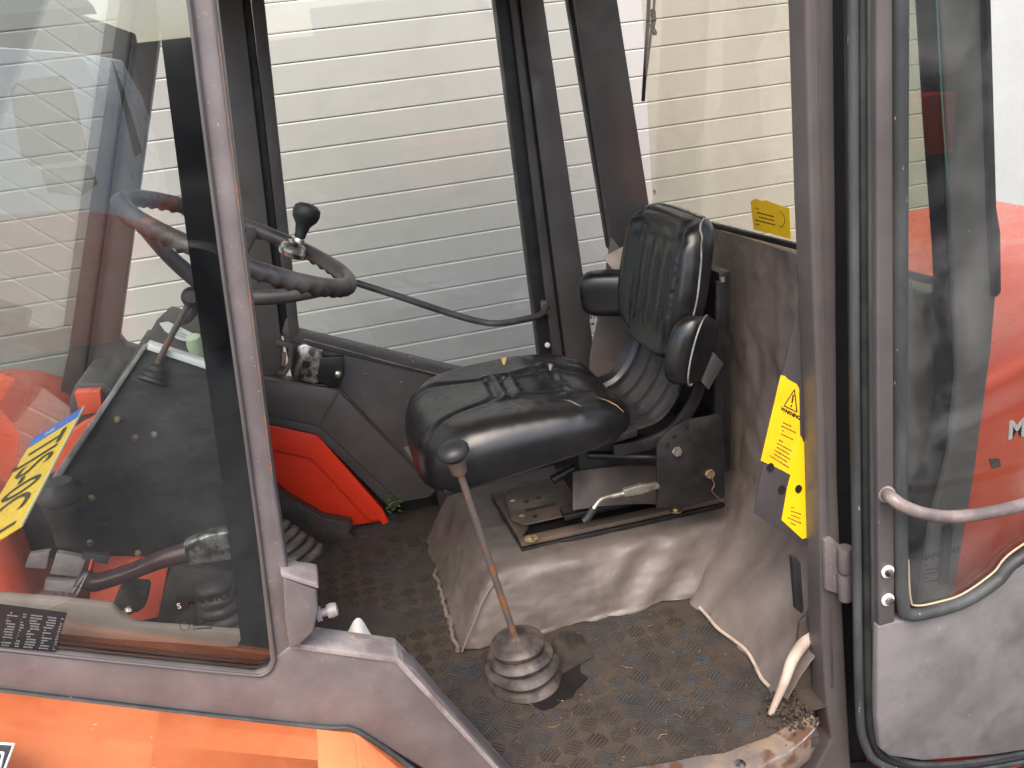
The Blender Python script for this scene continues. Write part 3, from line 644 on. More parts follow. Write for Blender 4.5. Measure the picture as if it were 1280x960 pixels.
def blob(name, nt_, mat_, parent):
    bm = bmesh.new(); n = len(loop); fr = [[bm.verts.new(back(i, j / nt_, True)) for i in range(n)] for j in range(nt_)]
    bk = [[bm.verts.new(back(i, j / nt_, False)) for i in range(n)] for j in range(1, nt_)]
    def br(A, B):
        for k in range(n): bm.faces.new([A[k], A[(k + 1) % n], B[(k + 1) % n], B[k]])
    for A, B in zip(fr, fr[1:]): br(A, B)
    br(fr[0], bk[0])
    for A, B in zip(bk, bk[1:]): br(A, B)
    for R_, f in ((fr[-1], True), (bk[-1], False)):
        c_ = bm.verts.new(back(0, 1, f))
        for k in range(n): bm.faces.new([R_[k], R_[(k + 1) % n], c_])
    return link(name, bm, mat_, parent, smooth=True)
br_ = blob('backrest', 70, VINYL, V)
bm = bmesh.new(); tubebm(bm, [back(i, 0, True) + Vector((.003, 0, 0)) + Vector((0, back(i, 0, True).y - BYC, back(i, 0, True).z - BZC)) * .012 for i in range(0, len(loop))], .0022, 8, True); link('piping', bm, PIPING, br_, smooth=True)
def pad(name, c_, A, B, C, e, m, par):
    bm = bmesh.new(); NU, NV = 40, 24; sg = lambda v, p: math.copysign(abs(v) ** p, v); rows = []
    for j in range(1, NV):
        ph = math.pi * (j / NV - .5); rows.append([bm.verts.new(c_ + A * (sg(math.cos(ph), e) * sg(math.cos(2 * math.pi * i / NU), e)) + B * (sg(math.cos(ph), e) * sg(math.sin(2 * math.pi * i / NU), e)) + C * sg(math.sin(ph), e)) for i in range(NU)])
    for P_, Q_ in zip(rows, rows[1:]):
        for i in range(NU): bm.faces.new([P_[i], P_[(i + 1) % NU], Q_[(i + 1) % NU], Q_[i]])
    bm.faces.new(rows[0][::-1]); bm.faces.new(rows[-1])
    return link(name, bm, m, par, smooth=True)
fw = on(763, 366, y=2.17); pad('side_bolster', fw, Vector((-.072, .035, .004)), Vector((0, .004, .060)), Vector((.022, .030, 0)), .55, VINYL, br_)
nw = on(864, 438, y=1.74); pad('side_bolster', nw, Vector((-.046, -.016, .012)), Vector((.022, 0, .078)), Vector((.026, -.024, 0)), .7, VINYL, br_)
bm = bmesh.new(); tubebm(bm, [nw + Vector((.012, -.012, 0)) + Vector((-.040, -.046, 0)) * 1.0 * math.cos(t_) * .98 + Vector((.02, 0, .076)) * math.sin(t_) for t_ in [2 * math.pi * k / 40 for k in range(40)]], .002, 8, True); bmesh.ops.delete(bm, geom=[v for v in bm.verts if v.co.x > nw.x + .045], context='VERTS'); link('bolster_piping', bm, PIPING, br_, smooth=True)
prism('back_strap', [(893, 441), (905, 455), (886, 488), (878, 478)], 1.685, .01, RUBG, br_, .002)
# carrier behind and suspension
ch = solid('seat_carrier', [(.838, 1.80, .30), (.868, 1.80, .30), (.885, 1.80, .80), (.855, 1.80, .80)], (0, .30, 0), DKSTEEL, V, .004)
solid('carrier_edge', [on(896, 352, y=1.79), on(909, 352, y=1.79), on(904, 560, y=1.79), on(893, 560, y=1.79)], (0, .012, 0), DKSTEEL, ch, .001)
lathe('carrier_bolt', on(903, 350, y=1.79), (0, 0, 1), [(.006, -.004), (.006, .006)], STEEL, ch, 8)
br2 = prism('side_bracket', [(821, 556), (828, 548), (842, 535), (860, 525), (884, 521), (896, 518), (904, 521), (906, 560), (906, 622), (880, 628), (848, 634), (821, 636)], 1.73, .008, DKSTEEL, V, .0015)
for (a, b, mm, rr) in ((846, 564, WHITE, .0105), (887, 592, BRASS, .0105)):
    lathe('bracket_bolt', on(a, b, y=1.73), (0, -1, 0), [(rr * 1.15, 0), (rr * 1.15, .002), (rr, .002), (rr, .009), (rr * .6, .010)], mm if mm is BRASS else STEEL, br2, 6)
for (a, b) in ((858, 535), (843, 546), (862, 549), (834, 557)):
    lathe('bracket_hole', on(a, b, y=1.7305), (0, -1, 0), [(.006, 0), (.006, .0012)], INK, br2, 14)
tube('suspension_arm', [on(735, 569, y=1.85), on(830, 572, y=1.80)], .009, DKSTEEL, V, 2)
tube('suspension_arm', [on(690, 600, y=1.9), on(770, 560, y=1.92), on(850, 555, y=1.92)], .012, DKSTEEL, V, 4)
solid('suspension_box', [(.50, 1.86, .25), (.80, 1.86, .25), (.80, 2.12, .25), (.50, 2.12, .25)], (0, 0, .16), DKSTEEL, V, .01)
# base rail frame and slotted plate on the box
def pz(px, py, z): return on(px, py, z=z)
ZR = .176
bp = [pz(652, 686, ZR), pz(914, 628, ZR), pz(868, 576, ZR), pz(614, 620, ZR)]
base = solid('base_frame', bp, (0, 0, -.012), DKSTEEL, V, .002)
solid('rail', [pz(652, 684, ZR + .004), pz(914, 626, ZR + .004), pz(906, 619, ZR + .004), pz(648, 676, ZR + .004)], (0, 0, .012), RUSTPL, base, .002)
solid('rail', [pz(650, 678, ZR + .004), pz(661, 662, ZR + .004), pz(626, 617, ZR + .004), pz(614, 620, ZR + .004)], (0, 0, .010), RUSTPL, base, .002)
solid('slide', [pz(706, 652, ZR + .024), pz(838, 622, ZR + .024), pz(838, 613, ZR + .024), pz(700, 640, ZR + .024)], (0, 0, .016), DKSTEEL, base, .003)
pl = solid('slotted_plate', [pz(655, 658, ZR + .02), pz(735, 640, ZR + .02), pz(760, 600, ZR + .02), pz(640, 612, ZR + .02), pz(630, 622, ZR + .02), pz(640, 652, ZR + .02)], (0, 0, .006), RUSTPL, V, .002)
zh = ZR + .0265
for q in ([(656, 637), (694, 628), (695, 631), (657, 640)], [(666, 645), (671, 643), (672, 646), (667, 648)], [(703, 643), (710, 641), (710, 644), (703, 646)], [(714, 641), (721, 639), (721, 642), (714, 644)], [(724, 639), (729, 637), (729, 640), (724, 642)], [(670, 621), (676, 620), (676, 623), (670, 624)], [(655, 626), (661, 624), (661, 628), (655, 629)]):
    solid('slot', [pz(a, b, zh) for a, b in q], (0, 0, .0008), INK, pl, 0)
for (a, b) in ((653, 648), (664, 674), (845, 638), (641, 629)):
    p = pz(a, b, ZR + .018)
    o = lathe('washer', p, (0, 0, 1), [(.017, 0), (.017, .003), (.009, .003)], BRASS, base, 20)
    lathe('base_bolt', p, (0, 0, 1), [(.0085, .002), (.0085, .008), (.003, .009)], BRASS, base, 6)
# vinyl flap hanging under the cushion
grid('underseat_flap', lambda u, v: on(716 + 110 * u, 590 + 48 * v - 8 * math.sin(u * 2), y=1.80 + .05 * (1 - v) - .01 * math.sin(u * 5)), 16, 10, M('brown_flap', (.022, .018, .016), .7, (.04, .03, .025), 12), V, thick=.003)
# seat adjusting lever
al = tube('adjust_lever', [on(823, 608, y=1.725), on(800, 613, y=1.72), on(770, 619, y=1.715), on(752, 624, y=1.71), on(743, 634, y=1.70), on(740, 640, y=1.70)], .0058, STEEL, V, 6, 12)
tube('lever_sleeve', [on(742, 635, y=1.70), on(736, 645, y=1.70), on(730, 652, y=1.70)], .0085, RUBBER, al, 3, 12)
prism('lever_crimp', [(779, 613), (800, 607), (823, 604), (823, 611), (803, 618), (781, 622)], 1.708, .014, STEEL, al, .003)
tube('bracket_wire', [on(889, 596, y=1.72), on(893, 606, y=1.72), on(890, 614, y=1.72), on(900, 624, y=1.73), on(912, 634, y=1.74)], .0012, RUSTY, V, 6, 6)
# ------------------------------------------------------------------ near side of the cab
TOPN = -190
np_ = prism('near_pillar', [(T(236,0,343,843,TOPN), TOPN), (T(270,0,363,795,TOPN), TOPN), (270, 0), (305, 300), (343, 600), (368, 770), (366, 830), (340, 850), (337, 815), (313, 600), (273, 300), (237, 0)], YN + .003, .05, PAINTW, V, .006, 3)
tube('pillar_edge_wear', [on(T(268,0,304,300,y_), y_, y=YN - .001) for y_ in (40, 120, 210, 300)] + [on(341, 600, y=YN - .001)], .0016, RUSTY, np_, 6, 8)
# lower side frame with its folded lip
lf = prism('side_frame', [(-80, 806), (0, 815), (318, 847), (334, 842), (342, 824), (366, 805), (495, 822), (520, 838), (652, 990), (575, 990), (448, 912), (395, 908), (0, 862), (-80, 853)], YN, .045, PAINTW, V, .004, 3)
solid('frame_lip', [on(a, b, y=YN - .004) for a, b in ((362, 804), (498, 822), (660, 1000))] + [on(a, b, y=YN - .004) for a, b in ((655, 1003), (494, 829), (362, 811))], (0, .06, 0), LIP, lf, .002)
solid('frame_lip_cap', [on(a, b, y=YN + .045) for a, b in ((362, 792), (500, 812), (668, 1000))] + [on(a, b, y=YN + .045) for a, b in ((660, 1003), (496, 818), (362, 800))], (0, .012, 0), LIP, lf, .002)
tube('window_welt', [on(-80, 803, y=YN - .002), on(0, 812, y=YN - .002), on(150, 828, y=YN - .002), on(300, 843, y=YN - .002), on(330, 843, y=YN - .002), on(342, 828, y=YN - .002), on(340, 800, y=YN - .002), on(313, 590, y=YN - .002), on(273, 296, y=YN - .002), on(236, 0, y=YN - .002), on(220, -150, y=YN - .002)], .0032, PAINT, lf, 8, 8)
tube('fender_bead', [on(-80, 855, y=YN - .004), on(0, 864, y=YN - .004), on(200, 888, y=YN - .004), on(396, 909, y=YN - .004), on(446, 914, y=YN - .004), on(520, 965, y=YN - .004), on(560, 1000, y=YN - .004)], .005, RUBG, lf, 4, 10)
# near window pane with black printed border
gp = prism('front_side_pane', [(-90, 802), (0, 812), (325, 843), (338, 835), (338, 815), (312, 600), (272, 300), (234, 0), (T(236,0,343,843,TOPN), TOPN), (-90, TOPN)], YN + .014, .005, GLN, V, 0)
bi = YN + .0205
prism('glass_border', [(T(195,0,234,300,TOPN), TOPN), (195, 0), (234, 300), (277, 600), (299, 785), (301, 800), (296, 808), (284, 809), (150, 800), (0, 786), (-90, 778), (-90, 802), (0, 812), (325, 843), (338, 835), (338, 815), (312, 600), (272, 300), (234, 0), (T(234,0,272,300,TOPN), TOPN)], bi, .0015, FRIT, gp, 0)
dc = prism('maintenance_decal', [(-60, 748), (0, 755), (84, 766), (68, 816), (0, 809), (-60, 802)], YN + .0125, .0008, DECAL, gp, 0)
for (u0, u1) in ((0, 14), (18, 24), (29, 44), (48, 62), (66, 70)):
    bars('decal_table', [on(u0 + 10, 764 + u0 * .12, y=YN + .012), on(u1 + 10, 764 + u1 * .12, y=YN + .012), on(u1 - 1, 808 + u1 * .08, y=YN + .012), on(u0 - 1, 808 + u0 * .08, y=YN + .012)], 13, M('faint_grey_print', (.16, .16, .16), .5), gp, .5, u0 + 2)
xd = on(281, 748, y=YN) - on(234, 756, y=YN)
text('maker_name', 'MANITOU', on(234, 757, y=YN + .0125), xd, (0, 0, 1), .0165, INK, gp, .0002, .0006)
em = prism('maker_emblem', [(220, 749), (234, 747), (236, 760), (231, 763), (218, 764)], YN + .0125, .0004, INK, gp, 0)
text('emblem_letter', 'S', on(222, 761, y=YN + .0118), xd, (0, 0, 1), .014, GREYP, gp, .0002)
bars('approval_print', [on(240, 777, y=YN + .0125), on(267, 775, y=YN + .0125), on(266, 787, y=YN + .0125), on(239, 789, y=YN + .0125)], 3, INK, gp, .4, 8)
bm = bmesh.new(); tubebm(bm, [on(231 + 6 * math.cos(k / 24 * 6.283), 783 + 5 * math.sin(k / 24 * 6.283), y=YN + .0125) for k in range(24)], .0006, 6, True); link('approval_ring', bm, INK, gp)
# bracket block and bolt on the pillar
bb = solid('hinge_block', [on(a, b, y=YN - .02) for a, b in ((354, 722), (396, 738), (398, 765), (392, 790), (376, 806), (362, 812), (356, 770))], (0, .075, 0), PAINTW, V, .004, 3)
solid('block_cap', [on(352, 706, y=YN + .05), on(398, 712, y=YN + .05), on(399, 737, y=YN - .024), on(352, 722, y=YN - .024)], (0, 0, .012), GREYB, bb, .003)
lathe('block_bolt', on(396, 768, y=YN + .02), (1, 0, .05), [(.013, 0), (.013, .008), (.007, .008), (.007, .018), (.012, .018), (.013, .026), (.011, .034), (.004, .036)], LIP, bb, 16)
# rag
def ragf(u, v):
    p = on(398 + 72 * u, 806 - (6 + 24 * math.exp(-((u - .68) / .18) ** 2)) * v, y=1.37 + .05 * v)
    return p + Vector((0, .008 * math.sin(u * 12 + v * 5), .002))
# ---- B pillar near ----
bpil = prism('door_post', [(T(1007,0,1022,500,TOPN), TOPN), (T(1043,0,1047,500,TOPN), TOPN), (1043, 0), (1046, 300), (1048, 600), (1056, 800), (1066, 985), (1000, 1000), (1040, 925), (1034, 890), (1028, 800), (1024, 600), (1022, 500), (1013, 250), (1007, 0)], YN, .055, PAINT, V, .007, 4)
prism('post_channel', [(T(1022,0,1030,500,TOPN), TOPN), (T(1025,0,1033,500,TOPN), TOPN), (1025, 0), (1033, 500), (1042, 860), (1039, 860), (1030, 500), (1022, 0)], YN - .002, .004, PAINTD, bpil, .0005)
prism('post_gap_dark', [(T(1041,0,1046,500,TOPN), TOPN), (T(1070,0,1070,500,TOPN), TOPN), (1070, 0), (1072, 500), (1084, 985), (1050, 985), (1046, 500), (1041, 0)], YN + .03, .02, INK, bpil, 0)  # black strip standing in for the dark gap between post and door
# rocker: rusted sill near right
rs = solid('rusty_sill', [on(a, b, z=.006) for a, b in ((600, 992), (700, 975), (760, 965), (800, 957), (840, 951), (870, 944), (905, 940), (930, 930), (960, 920), (985, 905), (1004, 890), (1016, 892), (1022, 902), (1012, 920), (985, 942), (940, 964), (900, 990), (600, 1050))], (0, 0, -.06), RUSTSILL, V, .004, 3)
tube('sill_edge', [on(905, 978, z=.004), on(940, 962, z=.004), on(985, 940, z=.004), on(1012, 918, z=.004), on(1023, 903, z=.004)], .002, LIP, rs, 6, 8)
for (a, b) in ((925, 956), (790, 968)): lathe('sill_bolt', on(a, b, z=.006), (0, 0, 1), [(.011, 0), (.011, .003), (.004, .005)], CHROME, rs, 12)
# hinge
hg = solid('hinge', [on(a, b, y=YN - .012) for a, b in ((1031, 676), (1040, 672), (1052, 682), (1052, 745), (1045, 742), (1032, 738))], (0, .012, 0), PAINTW, V, .003)
for (y0, y1) in ((684, 714), (717, 749)):
    a, b = on(1056, y0, y=YN - .022), on(1057, y1, y=YN - .022); lathe('knuckle', b, a - b, [(.013, 0), (.0135, .002), (.0135, (a - b).length - .002), (.013, (a - b).length)], PAINTW, hg, 20)
solid('hinge_leaf', [on(a, b, y=YN - .02) for a, b in ((1060, 688), (1076, 684), (1077, 748), (1062, 746))], (0, .008, 0), PAINTD, hg, .002)
prism('door_stop', [(989, 696), (996, 697), (1001, 704), (1005, 762), (1003, 768), (995, 762), (990, 700)], 1.295, .012, RUBBER, V, .002)
prism('post_foot_filler', [(1000, 780), (1034, 740), (1052, 860), (1046, 930), (1004, 930), (990, 880)], 1.362, .01, MATF, V, .002)
# perforated plate with warning labels beside the post
wpz = 1.352
pp_ = prism('label_plate', [(996, 330), (1000, 372), (985, 440), (962, 540), (948, 610), (943, 642), (1010, 684), (1020, 684), (1012, 330)], wpz, .004, M('dull_brown_plate', (.045, .038, .038), .7), V, .001)
sa = prism('warning_label', [(976, 469), (981, 470), (985, 474), (990, 477), (996, 480), (999, 486), (1001, 600), (985, 592), (970, 584), (962, 581), (956, 578), (951, 576)], wpz - .0012, .0008, YEL, pp_, 0)
sb_ = prism('warning_label', [(1001, 545), (993, 575), (984, 610), (977, 650), (1003, 674), (1009, 672), (1008, 560)], wpz - .0022, .0008, YELP, pp_, 0)
W = lambda a, b: on(a, b, y=wpz - .0014)
tri = [W(993, 487), W(980, 507), W(996, 515)]
bm = bmesh.new()
for i in range(3): tubebm(bm, [tri[i], tri[(i + 1) % 3]], .0011, 6)
link('warning_triangle', bm, INK, sa)
tube('exclamation', [W(991.6, 493.5), W(990, 503)], .0016, INK, sa, 1, 8); tube('exclamation', [W(989.3, 506), W(989, 508)], .0016, INK, sa, 1, 8)
text('warning_word', 'WARNING', W(975.8, 512.5), W(996, 524) - W(976, 513.5), W(979, 500) - W(976, 513), .0098, INK, sa, .0002, .0005)
bars('label_print', [W(976, 525), W(997, 535), W(992, 553), W(971, 543)], 4, INKB, sa, .35, 5)
bars('label_print', [W(970, 546), W(991, 557), W(986, 588), W(961, 572)], 6, INKB, sa, .35, 6)
W2 = lambda a, b: on(a, b, y=wpz - .0024)
bars('label_print', [W2(988, 632), W2(1003, 636), W2(1003, 664), W2(982, 654)], 5, INKB, sb_, .3, 7)
for (a, b) in ((963, 584), (977, 612), (998, 611)):
    lathe('plate_hole', on(a, b, y=wpz - .0024), (0, -1, 0), [(.0088, 0), (.0088, .0012)], INK, pp_, 24, sx=.8)
# ------------------------------------------------------------------ open door folded back along the side
DY = 1.215
dr = empty('tmp', (0, 0, 0), 'x', 'x'); bpy.data.objects.remove(dr)
door = prism('open_door', [(1098, 782), (1112, 778), (1160, 770), (1212, 756), (1290, 696), (1600, 560), (1600, 900), (1285, 938), (1240, 945), (1155, 952), (1112, 946), (1101, 938), (1097, 900)], DY, .03, DOORP, V, .006, 3)
prism('door_frame_strip', [(1094, TOPN), (1117, TOPN), (1117, 0), (1118, 500), (1119, 778), (1099, 784), (1097, 500), (1096, 0)], DY, .03, PAINT, door, .004, 3)
# moulded rubber weatherstrip round the hinge edge and foot
for (x0_, r_, mm) in ((1068, .0085, RUBG), (1079, .0075, RUBBER), (1088, .0065, RUBG)):
    k = (x0_ - 1068)
    tube('weatherstrip', [on(x0_ - 3, TOPN, y=DY + .02), on(x0_ - 2, 0, y=DY + .02), on(x0_, 400, y=DY + .02), on(x0_ + 3, 700, y=DY + .02), on(x0_ + 6, 880, y=DY + .02), on(x0_ + 13, 930 - k * .15, y=DY + .02), on(x0_ + 34, 955 - k * .35, y=DY + .02), on(1160, 965 - k * .5, y=DY + .02), on(1240, 958 - k * .5, y=DY + .02), on(1400, 925 - k * .5, y=DY + .02)], r_, mm, door, 8, 10)
prism('seal_backing', [(1062, TOPN), (1094, TOPN), (1097, 500), (1099, 900), (1104, 940), (1085, 935), (1074, 880), (1066, 500), (1060, 0)], DY + .02, .012, RUBBER, door, 0)
# window rubber
tube('window_rubber', [on(1125, TOPN, y=DY), on(1125, 0, y=DY), on(1125, 400, y=DY), on(1126, 700, y=DY), on(1128, 752, y=DY), on(1136, 768, y=DY), on(1170, 763, y=DY), on(1208, 750, y=DY), on(1245, 726, y=DY), on(1290, 688, y=DY), on(1500, 580, y=DY)], .0125, RUBG, door, 10, 12)
tube('rubber_bead', [on(1135, 700, y=DY + .004), on(1138, 748, y=DY + .004), on(1146, 757, y=DY + .004), on(1175, 752, y=DY + .004), on(1204, 742, y=DY + .004), on(1240, 717, y=DY + .004), on(1288, 675, y=DY + .004), on(1500, 565, y=DY + .004)], .0022, STRIP, door, 10, 8)
dg = prism('door_pane', [(1124, TOPN), (1248, TOPN), (1600, TOPN), (1600, 560), (1290, 690), (1212, 750), (1124, 765)], DY + .01, .005, GLD, door, 0)
for b in (714, 749):
    q = on(1109, b, y=DY - .001)
    lathe('washer', q, (0, -1, 0), [(.0125, 0), (.0125, .003), (.009, .004)], WHITE, door, 24)
    lathe('door_bolt', q, (0, -1, 0), [(.0085, .003), (.008, .008), (.004, .010)], CHROME, door, 16)
tube('door_grab_bar', [on(1108, 617, y=DY - .002), on(1114, 622, y=DY - .03), on(1130, 633, y=DY - .045), on(1155, 642, y=DY - .05), on(1190, 646, y=DY - .05), on(1240, 640, y=DY - .05), on(1310, 622, y=DY - .05), on(1420, 590, y=DY - .05)], .0115, M('worn_bar_paint', (.12, .095, .09), .35, (.24, .19, .17), 16), door, 8, 16)
lathe('bar_weld', on(1108, 618, y=DY), (0, -1, 0), [(.016, 0), (.015, .006), (.011, .012)], LIP, door, 16)
# ---- near quarter pane and rear post, behind the open door ----
prism('rear_post', [(1178, TOPN), (1236, TOPN), (1237, 0), (1243, 260), (1246, 370), (1240, 440), (1218, 600), (1196, 728), (1186, 760), (1150, 760), (1163, 660), (1186, 570), (1197, 470), (1195, 400), (1190, 300), (1180, 60), (1175, 0)], 1.30, .05, DOORP, V, .006, 3)
prism('post_edge_seal', [(1231, TOPN), (1237, TOPN), (1239, 0), (1246, 260), (1251, 290), (1252, 365), (1246, 372), (1240, 260), (1233, 0)], 1.285, .02, RUBBER, V, .002)
qb = prism('quarter_border', [(1140, TOPN), (1172, TOPN), (1170, 0), (1180, 180), (1190, 300), (1196, 420), (1194, 490), (1184, 570), (1160, 665), (1152, 760), (1126, 760), (1136, 650), (1156, 570), (1170, 490), (1172, 420), (1166, 300), (1155, 150), (1146, 0)], 1.31, .004, FRIT, V, 0)
tube('pane_edge', [on(1170, -150, y=1.305), on(1171, 0, y=1.305), on(1181, 180, y=1.305), on(1191, 300, y=1.305), on(1197, 420, y=1.305)], .0014, GEDGE, qb, 6, 6)
prism('rear_corner_trim', [(1060, 352), (1178, 352), (1180, 420), (1172, 500), (1150, 600), (1132, 756), (1060, 756)], 1.36, .01, TAUPED, V, .003)
prism('quarter_pane', [(1062, TOPN), (1172, TOPN), (1190, 300), (1196, 420), (1184, 570), (1152, 760), (1075, 760)], 1.316, .004, GL, V, 0)
# pane print at the foot
text('maker_stamp', 'MANITOU', on(1150, 702, y=1.298), (1, 0, 0), (0, 0, 1), .019, INK, V, .0003, .0006)
bars('stamp_print', [on(1154, 706, y=1.298), on(1174, 703, y=1.298), on(1172, 728, y=1.298), on(1151, 731, y=1.298)], 5, INK, V, .4, 12)
prism('frame_gusset', [(1182, 660), (1192, 656), (1186, 730), (1176, 732)], 1.285, .01, RUBBER, V, .001)
# ------------------------------------------------------------------ red rear hood (right)
def hoodpts(y, s=0):
    return [Vector((1.09 + s, y, -.15)), Vector((1.10 + s, y, .40)), Vector((1.115 + s, y, .56)), Vector((1.16 + s, y, .61)), Vector((1.30 + s, y, .655)), Vector((1.6 + s, y, .72)), Vector((2.0 + s, y, .74)), Vector((2.1, y, .66)), Vector((2.15, y, -.15))]
hood = solid('rear_hood', hoodpts(1.36), (0, 1.04, 0), REDW, V, .035, 5)
text('hood_name', 'MANITOU', on(1259, 549, y=1.3585), (1, 0, 0), (0, 0, 1), .055, WHITE, hood, .0006, .0018)
solid('hood_badge', [on(a, b, y=1.3585) for a, b in ((1236, 574), (1249, 573), (1252, 583), (1240, 586))], (0, .002, 0), RUSTPL, hood, 0)
prism('red_rocker', [(1180, 962), (1300, 938), (1300, 950), (1230, 975), (1180, 985)], 1.26, .05, RED, V, .004)
prism('dark_under_rail', [(1060, 975), (1300, 955), (1300, 1010), (1060, 1010)], 1.27, .05, RUBBER, V, .004)
# ------------------------------------------------------------------ orange front fender (bottom left)
def fenderpts():
    top = [(-90, 853), (0, 862), (200, 886), (395, 908), (445, 914), (520, 965), (580, 1012)]
    return [on(a, b, y=YN - .002) for a, b in top]
tp = fenderpts(); bm = bmesh.new(); SEC = [(0, 0), (-.03, .0), (-.08, -.003), (-.13, -.008), (-.18, -.018), (-.215, -.035), (-.24, -.065), (-.25, -.1), (-.252, -.30)]
rows = []
ext = [tp[0] + (tp[0] - tp[1]).normalized() * .3] + tp
for p in ext: rows.append([bm.verts.new(p + Vector((0, a, b))) for a, b in SEC])
for A, B in zip(rows, rows[1:]):
    for k in range(len(SEC) - 1): bm.faces.new([A[k], B[k], B[k + 1], A[k + 1]])
bmesh.ops.solidify(bm, geom=list(bm.faces), thickness=.004)
bmesh.ops.bevel(bm, geom=[e for e in bm.edges if e.is_manifold and len(e.link_faces) == 2 and e.calc_face_angle(0) > .3], offset=.006, segments=3, affect='EDGES')
fen = link('front_fender', bm, ORANGE, V, auto=50)
fd_pts = [on(a, b, y=YN - .15) for a, b in ((-40, 936), (20, 938), (10, 985), (-50, 985))]
zf = lambda a, b: on(a, b, z=on(20, 938, y=1.12)[2])
dcl = solid('data_plate', [zf(-50, 933) + Vector((0, 0, .006)), zf(20, 937) + Vector((0, 0, .006)), zf(2, 985) + Vector((0, 0, .006)), zf(-70, 985) + Vector((0, 0, .006))], (0, 0, .002), DECAL, fen, 0)
tube('plate_rim', [zf(-50, 933) + Vector((0, 0, .009)), zf(20, 937) + Vector((0, 0, .009)), zf(2, 985) + Vector((0, 0, .009))], .0018, WHITE, dcl, 1, 6)
tube('plate_mark', [zf(-20, 946) + Vector((0, 0, .009)), zf(7, 948) + Vector((0, 0, .009)), zf(-2, 985) + Vector((0, 0, .009))], .002, WHITE, dcl, 1, 6)
# red bodywork outside the windscreen
solid('front_body', [(-1.5, 1.75, .1), (-.72, 1.75, .1), (-.72, 1.75, .58), (-.86, 1.75, .66), (-1.5, 1.75, .70)], (0, .9, 0), REDW, V, .05, 5)
# ------------------------------------------------------------------ loose things in the cab
best = None
for ya in (1.62, 1.66, 1.70, 1.74, 1.78):
    for yd in np.arange(1.45, 1.95, .01):
        for yb in np.arange(1.0, 1.9, .01):
            if yb < YN + .04: continue
            A_, D_, B_ = on(106, 508, y=ya), on(42, 548, y=yd), on(28, 657, y=yb)
            w1, w2 = (A_ - D_).length, (B_ - A_).length
            nn_ = (A_ - D_).cross(B_ - A_).normalized()
            if nn_.dot(Vector((0, 0, H)) - D_) < 0: nn_ = -nn_
            e = max(0, .35 - nn_.z) * 6 + abs((A_ - D_).normalized().dot((B_ - A_).normalized())) * 3 + abs(w1 - .105) * 8 + abs(w2 - .42) * 1.2
            if best is None or e < best[0]: best = (e, A_, D_, B_)
_, A_, D_, B_ = best; C_ = D_ + (B_ - A_); print('PLATE', best)
npl = empty('number_plate', D_.lerp(B_, .5), 'yellow number plate with blue band tilted up against the windscreen inside the cab', 'number plate')
ex = (A_ - D_).normalized(); ey = (B_ - A_).normalized(); nrm = ex.cross(ey).normalized()
if nrm.dot(Vector((0, 0, H)) - D_) < 0: nrm = -nrm
def PQ(a, b, c=0): return D_ + (A_ - D_) * a + (B_ - A_) * b + nrm * c      # a across, b along
solid('plate_sheet', [PQ(0, 0), PQ(1, 0), PQ(1, 1), PQ(0, 1)], nrm * -.0015, YELP, npl, 0)
solid('blue_band', [PQ(0, 0), PQ(1, 0), PQ(1, .1), PQ(0, .1)], nrm * .0006, BLUE, npl, 0)
solid('plate_edge', [PQ(.985, 0), PQ(1, 0), PQ(1, 1), PQ(.985, 1)], nrm * .002, WHITE, npl, 0)
tx = text('registration', 'TJS-0C-J', (0, 0, 0), (1, 0, 0), (0, 1, 0), 1.0, M('plate_ink', (.03, .02, .012), .5), npl, .0, .0)
rl_ = rootloc(npl); xs = [v.co + rl_ for v in tx.data.vertices]; X_ = max(p.x for p in xs); Y_ = max(p.y for p in xs)
for v, p in zip(tx.data.vertices, xs): v.co = PQ(.16 + .66 * p.y / Y_, .14 + .8 * p.x / X_, .0012) - rl_
text('country_code', 'NL', PQ(.3, .075, .0012), ex, -ey, .02, WHITE, npl, .0002)
rag = grid('white_rag', ragf, 24, 8, CLOTH, None, thick=.002)
tag(rag, 'small white rag crumpled over the sill lip beside the near pillar', 'rag')
# weed growing at the far corner of the floor
bm = bmesh.new(); wb = on(494, 634, y=2.46)
for i in range(26):
    c_ = wb + Vector((random.uniform(-.025, .02), random.uniform(-.02, .02), random.uniform(-.01, .06))); a = random.random() * 6.28; l = random.uniform(.006, .012)
    dx = Vector((math.cos(a), math.sin(a), random.uniform(-.4, .6))).normalized(); dy = dx.cross(Vector((0, 0, 1))).normalized() * .4
    bm.faces.new([bm.verts.new(c_ - dx * l), bm.verts.new(c_ + dy * l), bm.verts.new(c_ + dx * l), bm.verts.new(c_ - dy * l)])
weed = link('weed', bm, GREEN); tag(weed, 'tiny green weed showing outside past the red wheel arch tip', 'weed')
# litter on the floor
def onfloor(x, y): return not (x < .22 and y < 1.36) and not (x > BX0 - .02 and y > BY0 - .02) and math.hypot(x - .25, y - 1.6) > .08
bm = bmesh.new(); n = 0
while n < 6500:
    x, y = random.uniform(-.4, .72), random.uniform(1.25, 2.3)
    if not onfloor(x, y) : continue
    dens = .25 + .75 * max(0, min(1, .5 + 1.4 * fbm((x, y, 11), 4))) * (1.2 if y < 1.6 else .6)
    if random.random() > dens: continue
    s = random.uniform(.0006, .0024) * (1.25 if y < 1.55 else 1); p = Vector((x, y, floorz(x, y) + .0022)); vs = [bm.verts.new(p + Vector((random.uniform(-1, 1), random.uniform(-1, 1), random.uniform(-.3, .9))) * s) for _ in range(4)]
    for f in ((0, 1, 2), (0, 1, 3), (1, 2, 3), (0, 2, 3)): bm.faces.new([vs[i] for i in f])
    n += 1
so_ = link('soil_crumbs', bm, DIRT); tag(so_, 'brown soil crumbs scattered over the ribbed floor mat', 'dirt', kind='stuff')
bm = bmesh.new(); n = 0
